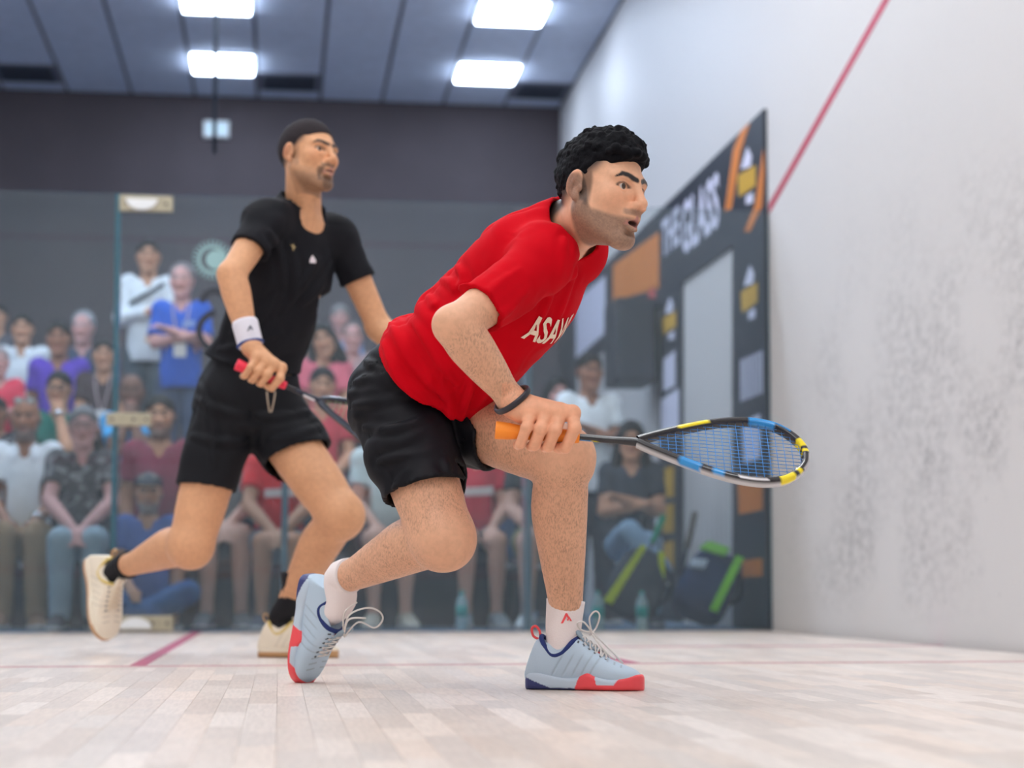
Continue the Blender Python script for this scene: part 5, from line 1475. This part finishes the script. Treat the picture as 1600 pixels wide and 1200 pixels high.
def spectator(px, py, d, label, pose='sit', arms='lap', shirt=(120, 120, 120), legs=(60, 62, 70), skin='tan', hair=(24, 22, 24), style='short', beard=0.0, beardc=(0.08, 0.07, 0.07),
              bare=False, yaw=0.0, z0=None, sc=1.0, shoes=(60, 60, 66), sleeve=0.62, pat=None, extras=(), cross=False, tilt=0.0, slim=0.84):
    global NP
    NP += 1
    rnd = random.Random(NP*13+1)
    f = nrm(V3(math.sin(yaw), -math.cos(yaw), 0)); R0 = frame(f, (0, 0, 1))
    hz = {'sit': 1.20, 'stand': 1.63, 'floor': 0.86}[pose]; shz = hz-0.20; nbz = hz-0.15
    ho = onplaneY(px, py, d)
    if z0 is None: z0 = ho[2]-hz*sc
    else: sc = min(1.12, max(0.82, (ho[2]-z0)/hz))
    O = V3(ho[0], ho[1], z0)-f*0.03*sc
    def W(x, y, z): return O+R0@(np.array([x, y*slim, z])*sc)
    sk = SK[skin]
    if pose == 'sit':
        hip = [W(0, s*0.09, 0.52) for s in (-1, 1)]; kn = [W(0.43, s*0.11, 0.52) for s in (-1, 1)]; an = [W(0.40, s*0.11, 0.10) for s in (-1, 1)]; pv = (0, 0, 0.54)
        if cross: kn[0] = W(0.44, -0.05, 0.60); an[0] = W(0.60, 0.18, 0.36)
    elif pose == 'stand':
        hip = [W(0, s*0.09, 0.92) for s in (-1, 1)]; kn = [W(0.03, s*0.11, 0.50) for s in (-1, 1)]; an = [W(0, s*0.12, 0.10) for s in (-1, 1)]; pv = (0, 0, 0.95)
    else:
        hip = [W(0, s*0.10, 0.16) for s in (-1, 1)]; kn = [W(0.30, s*0.32, 0.24) for s in (-1, 1)]; an = [W(0.40, -s*0.06, 0.10) for s in (-1, 1)]; pv = (0, 0, 0.17)
    sh = [W(0, s*0.170, shz) for s in (-1, 1)]
    def arm(s, kind):
        if kind == 'lap': return W(0.09, s*0.215, shz-0.27), W(0.32, s*0.10, shz-0.39)
        if kind == 'clasp': return W(0.17, s*0.215, shz-0.25), W(0.40, s*0.03, shz-0.42)
        if kind == 'chin': return W(0.27, s*0.10, shz-0.22), W(0.15, s*0.02, shz+0.04)
        if kind == 'cross': return W(0.08, s*0.215, shz-0.26), W(0.22, -s*0.10, shz-0.20+0.02*s)
        return W(0.0, s*0.22, shz-0.28), W(0.10, s*0.20, shz-0.52)
    ak = arms if isinstance(arms, tuple) else (arms, arms)
    ew = [arm(-1, ak[0]), arm(1, ak[1])]
    fh = nrm(f+V3(rnd.uniform(-0.12, 0.12), 0, rnd.uniform(-0.06, 0.03)))
    H = Head(W(0.03, 0, hz), rot_about(frame(fh, (0, 0, 1)), fh, tilt), 1.0*sc)
    B = Field()
    H.skull(B, False)
    B.tube([W(0, 0, nbz-0.06), W(0.0, 0, nbz), H.L(-0.02, 0, -0.04)], np.array([0.07, 0.058, 0.056])*sc, 0.03)
    B.loft(W(*pv), R0[:, [1, 0, 2]], [(0, 0.14*sc*slim, 0.10*sc, 0, 0), ((nbz-pv[2])*sc*0.8, 0.14*sc*slim, 0.09*sc, 0, 0), ((nbz-pv[2])*sc, 0.06*sc, 0.05*sc, 0, 0)], 0.02)
    for i in (0, 1):
        el, wr = ew[i]; B.tube([sh[i], lerp(sh[i], el, 0.5), el], np.array([0.050, 0.047, 0.040])*sc, 0.03)
        B.tube([el, lerp(el, wr, 0.3), wr], np.array([0.041, 0.043, 0.028])*sc, 0.02)
        hd_ = nrm(wr-el); side = nrm(np.cross(hd_, (0, 0, 1)))
        B.ell(wr+hd_*0.05*sc, np.array((0.055, 0.040, 0.020))*sc, frame(hd_, np.cross(side, hd_)), 0.015)
        for q in range(4): B.cone(wr+hd_*0.08*sc+side*(q-1.5)*0.019*sc, wr+hd_*0.135*sc+side*(q-1.5)*0.016*sc-V3(0, 0, 0.03*sc), 0.0115*sc, 0.010*sc, 0.004)
        B.cone(wr+hd_*0.03*sc, wr+hd_*0.08*sc+side*0.045*sc*(1 if i else -1), 0.014*sc, 0.011*sc, 0.01)
        if bare:
            B.tube([hip[i], lerp(hip[i], kn[i], 0.5), kn[i]], np.array([0.08, 0.075, 0.056])*sc, 0.03)
            B.tube([kn[i], lerp(kn[i], an[i], 0.3), lerp(kn[i], an[i], 0.85), an[i]], np.array([0.054, 0.056, 0.037, 0.036])*sc, 0.03)
    lo, hi = B.bounds(); lo = lo-0.03; hi = hi+0.03
    V, Q = patches(B, [(lo, hi, 0.0135), (H.O-0.15*sc, H.O+0.15*sc, 0.0068)])
    C = H.colors(V, sk, beard=beard, hairline=0.02 if style != 'bald' else 0.16, fade=0.012, stub=beardc, hair=srgb(*hair), brow_t=0.006, side=0.5 if style not in ('long', 'bald') else 0.0)
    eye = H.loc(V); m = (np.hypot(np.abs(eye[:, 1])-0.031, (eye[:, 2]-0.004)*1.6) < 0.013) & (eye[:, 0] > 0.06); C[m] = C[m]*0.25
    p = mesh_obj('person', V, Q, M_SKINC, None, True, C, origin=tuple(O))
    tag(p, label, 'person', 'spectators behind the glass')
    # hair
    if style != 'bald':
        Hf = Field(); t = 0.010 if style == 'short' else 0.016
        H.ell(Hf, (-0.016, 0, 0.040), (0.100+t, 0.076+t, 0.090+t), 0.0)
        if style == 'long':
            for s in (-1, 1): H.cone(Hf, (-0.03, s*0.075, 0.02), (0.0, s*0.105, -0.16), 0.030, 0.040, 0.03)
            H.cone(Hf, (-0.07, 0, 0.0), (-0.06, 0, -0.16), 0.06, 0.07, 0.03)
        if style == 'receding': H.ell(Hf, (0.10, 0, 0.06), (0.10, 0.075, 0.09), 0.01, 's')
        H.ell(Hf, (0.112, 0, -0.01), (0.062, 0.085, 0.085), 0.006, 's')
        for s in (-1, 1):
            if style != 'long': H.ell(Hf, (0.060, s*0.09, -0.01), (0.065, 0.045, 0.060), 0.006, 's')
        if style != 'long': Hf.cut(H.L(0, 0, 0.004), H.R@np.array([-0.5, 0, 1.0]))
        Vh, Qh = Hf.mesh(0.0085); mesh_obj('hair', Vh, Qh, mat('hair_%d_%d_%d' % hair, srgb(*hair), 0.7, spec=0.2), p)
    # shirt
    S_ = Field(); n_ = (nbz-pv[2])*sc; low = -0.10 if pose == 'stand' else -0.02
    S_.loft(W(*pv), R0[:, [1, 0, 2]], [(low*sc, 0.185*sc*slim, 0.135*sc, 0, 0.0), (n_*0.25, 0.178*sc*slim, 0.142*sc, 0, 0.012), (n_*0.6, 0.182*sc*slim, 0.135*sc, 0, 0.008), (n_*0.86, 0.180*sc*slim, 0.108*sc, 0, 0), (n_*0.98, 0.085*sc, 0.072*sc, 0, 0)], 0.0)
    for i in (0, 1):
        el, wr = ew[i]; S_.ell(sh[i], np.array((0.068,)*3)*sc, None, 0.04)
        S_.tube([sh[i], lerp(sh[i], el, min(sleeve, 1.0))], np.array([0.066, 0.066])*sc, 0.04)
        if sleeve > 1: S_.tube([el, lerp(el, wr, sleeve-1)], np.array([0.058, 0.046])*sc, 0.03)
        else: S_.cutend(lerp(sh[i], el, sleeve), nrm(el-sh[i]), 0.09*sc, 0.2)
    S_.disp(folds((0.3, 0.2, 1), (1, 0, 0), (0, 1, 0), 0.010, 3.0, 12.0, 80+NP % 5))
    S_.cone(W(0.01, 0, nbz-0.015), W(0.03, 0, nbz+0.12), 0.064*sc, 0.08*sc, 0.0, 's'); S_.cone(W(0.05, 0, nbz-0.01), W(0.125, 0, nbz-0.10), 0.045*sc, 0.006*sc, 0.004, 's')
    V, Q = S_.mesh(0.0130); mesh_obj('shirt', V, Q, cloth(shirt, pat), p)
    # trousers or shorts
    T_ = Field()
    T_.ell(W(pv[0], 0, pv[2]-0.02), np.array((0.13, 0.165*slim, 0.12))*sc, R0, 0.0)
    for i in (0, 1):
        if bare: T_.tube([hip[i], lerp(hip[i], kn[i], 0.62)], np.array([0.105, 0.092])*sc, 0.04)
        else:
            T_.tube([hip[i], lerp(hip[i], kn[i], 0.5), kn[i]], np.array([0.098, 0.092, 0.076])*sc, 0.04); T_.tube([kn[i], lerp(kn[i], an[i], 0.4), an[i]], np.array([0.074, 0.072, 0.060])*sc, 0.02)
    T_.disp(folds((1, 0.2, 0.4), (0, 0, 1), (0, 1, 0), 0.007, 4.0, 16.0, 90))
    if bare:
        for i in (0, 1): T_.cutend(lerp(hip[i], kn[i], 0.62), nrm(kn[i]-hip[i]), 0.12*sc, 0.2)
    V, Q = T_.mesh(0.0140); mesh_obj('shorts' if bare else 'trousers', V, Q, cloth(legs), p)
    for i in (0, 1):
        fd = nrm(f+R0[:, 1]*(0.18 if i else -0.18)) if pose != 'floor' else nrm(R0[:, 1]*(-1 if i else 1)+f*0.3)
        RS_ = frame(fd, (0, 0, 1)); oo = an[i]-fd*0.075*sc-V3(0, 0, 0.10*sc)
        def TT(q): return (q*np.array([0.95, 1.1, 1.0])*sc)@RS_.T+oo
        s_ = mesh_obj('shoe', TT(LUV), LUQ, mat('crowd_shoe_%d_%d_%d' % shoes, srgb(*shoes), 0.7), p); mesh_obj('sole', TT(LSV), LSQ, mat('crowd_sole', srgb(206, 204, 200), 0.6), s_)
    # small things they wear
    for e in extras:
        if e in ('glasses', 'topglasses', 'shades'):
            zz, xx = (0.004, 0.106) if e != 'topglasses' else (0.110, 0.075)
            if e == 'topglasses': zz, xx = 0.105, 0.062
            parts = []
            for s in (-1, 1):
                cpt = H.L(xx, s*0.033, zz); a, b = H.R[:, 1], H.R[:, 2]
                parts.append(tube_vf([cpt+(a*math.cos(t)*0.026+b*math.sin(t)*0.019)*sc for t in np.linspace(0, 2*math.pi, 16, endpoint=False)], 0.0035, 6, True))
                parts.append(tube_vf([H.L(xx, s*0.058, zz), H.L(xx-0.05, s*0.083, zz), H.L(-0.01, s*0.088, zz-0.005)], 0.003, 5))
            parts.append(tube_vf([H.L(xx, -0.008, zz+0.004), H.L(xx+0.002, 0, zz+0.006), H.L(xx, 0.008, zz+0.004)], 0.003, 5))
            v, fc, _ = merge(parts); g_ = mesh_obj('eyeglasses', v, fc, M_BLACK if e != 'topglasses' else M_DARK, p)
            if e != 'glasses':
                for s in (-1, 1):
                    cpt = H.L(xx, s*0.033, zz); a, b = H.R[:, 1], H.R[:, 2]; ring = [cpt+(a*math.cos(t)*0.025+b*math.sin(t)*0.018)*sc for t in np.linspace(0, 2*math.pi, 14, endpoint=False)]
                    prism('lens', ring, H.R[:, 0]*0.002, M_STEEL if e == 'topglasses' else M_LENS, g_)
        if e == 'watch':
            el, wr = ew[1]; ax_ = nrm(el-wr); u_ = nrm(np.cross(ax_, (0, 0, 1))); v_ = np.cross(ax_, u_); c_ = lerp(wr, el, 0.08)
            w_ = tube('wristwatch', [c_+(u_*math.cos(t)+v_*math.sin(t))*0.034*sc for t in np.linspace(0, 2*math.pi, 18, endpoint=False)], 0.009, M_STEEL, p, 6, True)
            dd = nrm(-FWDH+V3(0, 0, 0.5)); tube('watch_face', [c_+dd*0.034, c_+dd*0.046], 0.021, M_STEEL, w_, 12)
        if e == 'cap':
            Cf = Field(); H.ell(Cf, (-0.012, 0, 0.052), (0.112, 0.090, 0.090), 0.0); Cf.cut(H.L(0, 0, 0.050), H.R@np.array([-0.12, 0, 1.0])); H.ell(Cf, (0.105, 0, 0.058), (0.060, 0.070, 0.008), 0.01)
            Vc, Qc = Cf.mesh(0.008); mesh_obj('cap', Vc, Qc, M_BLACK, p)
        if e == 'lanyard':
            parts = [tube_vf(catmull([W(0.05, s*0.07, nbz), W(0.125, s*0.06, nbz-0.12), W(0.15, s*0.01, nbz-0.30)], 4), 0.006, 5) for s in (-1, 1)]
            v, fc, _ = merge(parts); l_ = mesh_obj('lanyard', v, fc, cloth((196, 176, 180)), p); q_ = W(0.165, 0, nbz-0.35)
            box('badge', q_-V3(0.04, 0.006, 0.06), q_+V3(0.04, 0.006, 0.05), M_WHITE, l_)
        if e == 'collar':
            for s in (-1, 1): prism('collar', [W(0.02, s*0.072, nbz+0.02), W(0.10, s*0.030, nbz-0.03), W(0.135, s*0.070, nbz-0.085), W(0.06, s*0.105, nbz-0.03)], R0[:, 0]*0.008, cloth(shirt), p)
        if e == 'chestband':
            prism('chest_band', [W(0.150, -0.15, nbz-0.20), W(0.152, 0.15, nbz-0.05), W(0.152, 0.15, nbz-0.085), W(0.150, -0.15, nbz-0.235)], R0[:, 0]*0.012, cloth((40, 46, 60)), p)
        if e == 'chestprint':
            prism('chest_print', [W(0.158, 0.02, nbz-0.16), W(0.158, 0.12, nbz-0.15), W(0.158, 0.12, nbz-0.19), W(0.158, 0.02, nbz-0.20)], R0[:, 0]*0.006, cloth((150, 176, 226)), p)
        if e == 'whiteprint':
            prism('chest_print', [W(0.156, -0.10, nbz-0.20), W(0.156, 0.12, nbz-0.19), W(0.156, 0.12, nbz-0.24), W(0.156, -0.10, nbz-0.25)], R0[:, 0]*0.008, cloth((236, 226, 228)), p)
    return p
R1, R2, R3, R4 = 10.95, 11.95, 12.85, 13.75
B_ = spectator
# front row
B_(40, 655, 11.22, 'bearded man in white shirt and khaki trousers with sunglasses on his head', arms='lap', shirt=(226, 232, 240), legs=(168, 142, 112), skin='brown', style='bald', beard=0.9, beardc=(0.12, 0.11, 0.11), z0=0, extras=('topglasses', 'watch', 'collar'), shoes=(150, 116, 90), yaw=0.08)
B_(130, 668, 10.82, 'man in dark patterned shirt and pale jeans with clasped hands', arms='clasp', shirt=(74, 72, 74), pat=(150, 148, 152), legs=(156, 178, 190), skin='pink', hair=(120, 118, 122), z0=0, extras=('glasses', 'collar'), yaw=0.05)
B_(250, 652, 11.18, 'bearded man in maroon t-shirt behind the man in blue', arms='down', shirt=(140, 62, 84), legs=(52, 54, 66), skin='tan', beard=0.9, z0=0)
B_(232, 772, 10.56, 'grey-bearded man in blue shirt and jeans sitting on the floor', pose='floor', arms=('lap', 'down'), shirt=(76, 104, 172), legs=(62, 104, 160), skin='tan', style='bald', beard=1.0, beardc=(0.20, 0.20, 0.21), z0=0, extras=('cap', 'topglasses'))
B_(356, 655, 11.18, 'person in grey shirt and shorts seated behind the black-shirted player', arms='clasp', shirt=(112, 120, 124), legs=(58, 64, 74), bare=True, z0=0, skin='light', shoes=(110, 116, 124))
B_(436, 678, 10.84, 'boy in bright red t-shirt seated between the two players', arms='clasp', shirt=(224, 52, 56), legs=(110, 124, 140), bare=True, z0=0, skin='tan', shoes=(70, 76, 92), extras=('whiteprint',))
B_(604, 668, 11.05, 'person in white t-shirt and maroon shorts behind the red player', arms='lap', shirt=(214, 228, 228), legs=(92, 56, 66), bare=True, z0=0, skin='light', shoes=(206, 202, 186))
B_(742, 676, 11.22, 'person in red t-shirt with white band seen between the legs', arms='lap', shirt=(212, 56, 76), legs=(58, 70, 84), bare=True, z0=0, skin='light', shoes=(150, 164, 170), extras=('whiteprint',))
B_(800, 640, 11.95, 'person in light blue shirt seated beside the red t-shirt', arms='down', shirt=(140, 172, 222), legs=(110, 136, 178), z0=0.36, skin='tan')
B_(844, 676, 10.86, 'person in black top with bare legs and white shoes', arms='lap', shirt=(58, 66, 72), legs=(150, 150, 120), bare=True, z0=0, skin='light', shoes=(226, 236, 238), yaw=-0.1, style='long')
B_(986, 690, 11.30, 'woman in black t-shirt and light jeans with crossed arms and legs', arms='cross', shirt=(58, 64, 74), legs=(150, 182, 210), skin='tan', style='long', z0=0, cross=True, yaw=-0.12, shoes=(64, 72, 82))
# standing at the right
B_(922, 582, 12.1, 'young man in plain white t-shirt standing with arms crossed', pose='stand', arms='cross', shirt=(230, 238, 244), legs=(56, 62, 76), skin='brown', z0=0, yaw=0.1)
B_(872, 618, 12.4, 'dark-haired person in white top standing beside the white t-shirt man', pose='stand', arms='down', shirt=(214, 224, 232), legs=(66, 70, 82), skin='pink', z0=0, style='long')
# second row
B_(92, 610, R2, 'person in green shirt with glasses resting chin on a hand', arms=('lap', 'chin'), shirt=(26, 112, 100), legs=(60, 64, 74), skin='tan', extras=('glasses', 'watch'), z0=0.36)
B_(206, 614, R2, 'dark-skinned man in sky blue shirt with hands at his chin', arms='chin', shirt=(72, 170, 232), legs=(60, 64, 74), skin='dark', style='bald', z0=0.36, extras=('lanyard',))
B_(-6, 648, R2, 'person in black and white top at the left edge', arms='lap', shirt=(48, 48, 56), pat=(180, 180, 186), legs=(110, 46, 64), skin='brown', z0=0.36)
B_(504, 604, R2, 'person in red top low behind the black-shirted player', arms='lap', shirt=(206, 70, 84), legs=(70, 74, 86), skin='tan', z0=0.36)
# third row
B_(92, 530, 13.0, 'dark-haired man in bright purple t-shirt', arms='down', shirt=(96, 66, 186), legs=(60, 62, 72), skin='brown', z0=0.78)
B_(162, 556, 12.74, 'woman in dark brown top with a grey necklace beside the purple shirt', arms='lap', shirt=(66, 52, 56), legs=(60, 56, 60), skin='tan', z0=0.78, extras=('lanyard',))
B_(-2, 566, 12.76, 'person in coral red shirt at the left edge with arm across', arms='cross', shirt=(226, 66, 92), legs=(120, 50, 66), skin='pink', hair=(150, 140, 140), z0=0.78, yaw=0.3)
B_(505, 533, R3, 'dark-haired person with bowed head in pink top', arms='lap', shirt=(222, 112, 130), legs=(70, 70, 84), skin='tan', style='long', z0=0.78, tilt=0.25)
B_(551, 528, 13.6, 'man with receding hair in grey-pink shirt next to the bare arm', arms='lap', shirt=(176, 150, 150), legs=(70, 70, 84), skin='pink', style='receding', hair=(110, 104, 104), z0=1.02)
B_(468, 528, 13.95, 'person in navy shirt partly behind the black-shirted player', arms='lap', shirt=(76, 84, 102), legs=(66, 70, 84), skin='tan', z0=1.02)
# fourth row
B_(35, 515, 13.6, 'dark-haired man in plain white shirt in the back row', arms='down', shirt=(220, 228, 234), legs=(60, 62, 72), skin='tan', z0=1.02, extras=('collar',))
B_(130, 513, R4, 'grey-haired man in navy shirt in the back row', arms='down', shirt=(62, 76, 96), legs=(60, 62, 72), skin='pink', hair=(150, 154, 160), style='receding', z0=1.02)
B_(-4, 496, 14.75, 'dark-haired person at the left edge behind the back row', pose='stand', arms='down', shirt=(90, 90, 98), legs=(60, 62, 72), skin='tan', z0=1.02)
B_(531, 498, 14.75, 'grey-haired person in blue and white shirt standing behind the back row', pose='stand', arms='down', shirt=(150, 172, 214), legs=(66, 70, 84), skin='pink', hair=(130, 126, 126), z0=1.02)
# standing behind the stand
B_(232, 402, 13.35, 'man in white jersey with dark chest stripe standing behind the stand', pose='stand', arms=('cross', 'lap'), shirt=(226, 234, 240), legs=(70, 84, 94), skin='tan', sleeve=1.6, z0=1.02, extras=('chestband',))
B_(284, 440, 12.35, 'grey-haired man in royal blue shirt with lanyard standing beside the white jersey', pose='stand', arms='cross', shirt=(36, 96, 206), legs=(66, 82, 112), skin='pink', hair=(140, 134, 138), style='receding', sleeve=0.8, z0=0.78, extras=('lanyard', 'chestprint'))
print('crowd', time.time()-_t0)
# ---------------------------------------------------------------- stands
M_STAND = mat('stand_dark', srgb(62, 62, 72), 0.8, noise=0.1, nscale=5)
M_SEAT = mat('stand_seat', srgb(74, 44, 58), 0.8)
def bench(x0, x1, y, z, label):
    e = empty('bench', ((x0+x1)/2, y, z))
    n = 9; w = (x1-x0)/n
    for i in range(n):
        box('seat_board', (x0+i*w+0.01, y+0.04, z+0.29), (x0+(i+1)*w-0.01, y+0.22, z+0.33), M_SEAT, e, bevel=0.008)
    k_ = max(2, int((x1-x0)/1.2))
    for i in range(k_+1):
        xx = x0+0.1+(x1-x0-0.25)*i/k_
        box('leg', (xx, y, z), (xx+0.05, y+0.18, z+0.29), M_DARK, e)
    tag(e, label, 'bench', 'spectator benches')
XS0, XS1 = XL-1.4, 1.55
yr = [10.95, 11.95, 12.85, 13.75]; zr = [0.0, 0.36, 0.78, 1.02]; M_STAND['k'] = 1
for k_, nm in enumerate(('front', 'second', 'third', 'back')):
    bench(XS0, XS1, yr[k_]+0.02, zr[k_], 'long dark bench under the %s row of spectators' % nm)
for k_ in (1, 2, 3):
    e = empty('stand_step', ((XS0+XS1)/2, yr[k_], 0))
    st_ = (0, 0.62, 0.655, 0.62, 0); y0 = yr[k_]-st_[k_]; y1 = (yr[k_+1]-st_[k_+1]-0.025) if k_ < 3 else yr[k_]+1.9
    box('riser', (XS0, y0, 0.0), (XS1, y1, zr[k_]-0.03), M_STAND, e); box('tread', (XS0, y0-0.02, zr[k_]-0.03), (XS1, y1-0.001, zr[k_]-0.002), mat('stand_tread', srgb(84, 86, 96), 0.8), e)
    tag(e, 'dark %s step of the spectator stand' % ('first', 'second', 'top')[k_-1], 'stand step', 'stand steps')

# ---------------------------------------------------------------- bags, bottles
def bag(P0, P1, wid, dep, body, strap, label, patches_):
    e = empty('racket_bag', tuple(P0)); ax = nrm(P1-P0); L = np.linalg.norm(P1-P0)
    l = nrm(RIGHT-ax*np.dot(RIGHT, ax)); fr = np.cross(l, ax); fr = fr if np.dot(fr, -FWDH) > 0 else -fr
    F = Field(); F.loft(P0, np.column_stack([l, fr, ax]), [(0, wid*0.72, dep*0.7, 0, 0), (L*0.12, wid, dep, 0, 0), (L*0.6, wid*1.05, dep, 0, 0), (L*0.9, wid*0.8, dep*0.8, 0, 0), (L, wid*0.5, dep*0.5, 0, 0)], 0.0, n=3.2)
    F.disp(folds(l, ax, fr, 0.012, 3, 9, 33)); V, Q = F.mesh(0.012); mesh_obj('bag_body', V, Q, cloth(body), e)
    for nm, col, pts in patches_:
        Pq = [P0+ax*a*L+l*b*wid+fr*dep*1.0 for a, b in pts]; prism(nm, Pq, fr*0.025, cloth(col), e)
    hp = catmull([P0+ax*L*0.35-fr*dep*0.2+l*wid*0.95, P0+ax*L*0.5+l*wid*1.35, P0+ax*L*0.75+l*wid*1.15, P0+ax*L*0.85+l*wid*0.8], 5)
    tube('carry_handle', hp, 0.014, cloth(strap), e, 8)
    tag(e, label, 'bag', 'racket bags'); return e
def fl(px, d): # floor point under a photo column at a depth
    p = U(px, 900, d); return V3(p[0], p[1], 0.0)
b0 = fl(976, 10.50); bag(b0+V3(0, 0, 0.07), U(1014, 862, 10.62), 0.15, 0.085, (62, 72, 84), (40, 44, 52), 'dark grey racket bag with yellow-green stripes leaning near the woman',
    [('stripe', (196, 214, 40), [(0.05, -0.95), (0.98, -0.35), (0.98, -0.12), (0.05, -0.60)]), ('stripe', (196, 214, 40), [(0.80, 0.55), (0.98, 0.35), (0.98, 0.60), (0.62, 0.95)])])
b1 = fl(1084, 10.65); bag(b1+V3(0, 0, 0.08), U(1124, 868, 10.85), 0.15, 0.11, (36, 56, 96), (34, 40, 52), 'navy blue racket bag with lime green stripe beside the banner leg',
    [('stripe', (140, 224, 64), [(0.02, 0.55), (0.92, 0.70), (0.92, 1.0), (0.02, 0.86)]), ('stripe', (150, 230, 90), [(0.84, -0.75), (0.99, -0.5), (0.99, 0.35), (0.86, 0.30)]), ('logo_patch', (206, 222, 238), [(0.52, -0.85), (0.64, -0.85), (0.70, -0.25), (0.58, -0.25)])])
M_BOT = mat('bottle_plastic', srgb(180, 214, 220), 0.15, spec=0.6); M_BOTL = mat('bottle_label', srgb(40, 176, 170), 0.5)
for px, d, lab in ((722, 10.42, 'clear water bottle with teal label between the red player and bare legs'), (934, 10.30, 'water bottle with teal label beside the front shoe'), (1003, 10.28, 'water bottle with teal label before the dark bag')):
    g = fl(px, d); e = empty('water_bottle', tuple(g))
    pr = [(0.0, 0.030), (0.005, 0.034), (0.07, 0.034), (0.075, 0.032), (0.14, 0.034), (0.17, 0.030), (0.19, 0.016), (0.205, 0.013)]
    tube('bottle_body', [g+V3(0, 0, z) for z, r in pr], [r for z, r in pr], M_BOT, e, 14)
    tube('label_band', [g+V3(0, 0, 0.075), g+V3(0, 0, 0.135)], 0.0352, M_BOTL, e, 14); tube('cap', [g+V3(0, 0, 0.203), g+V3(0, 0, 0.222)], 0.0145, M_BOTL, e, 12)
    tag(e, lab, 'bottle', 'water bottles')
for (pa, pb, col, lab) in (((1014, 862), (1037, 806), (28, 158, 120), 'green racket handle sticking up out of the dark bag'), ((1070, 874), (1086, 800), (120, 112, 104), 'brown racket handle sticking up beside the navy bag')):
    a, b = U(*pa, 10.72), U(*pb, 10.78); e = empty('stowed_racket', tuple(a)); m_ = lerp(a, b, 0.4)
    tube('shaft', [a-nrm(b-a)*0.1, lerp(a, b, 0.2), m_], 0.010, M_DARK, e, 8); tube('grip', catmull([lerp(a, b, 0.25), lerp(a, b, 0.6), b], 3), 0.019, cloth(col), e, 10)
    tag(e, lab, 'racket', 'stowed rackets')
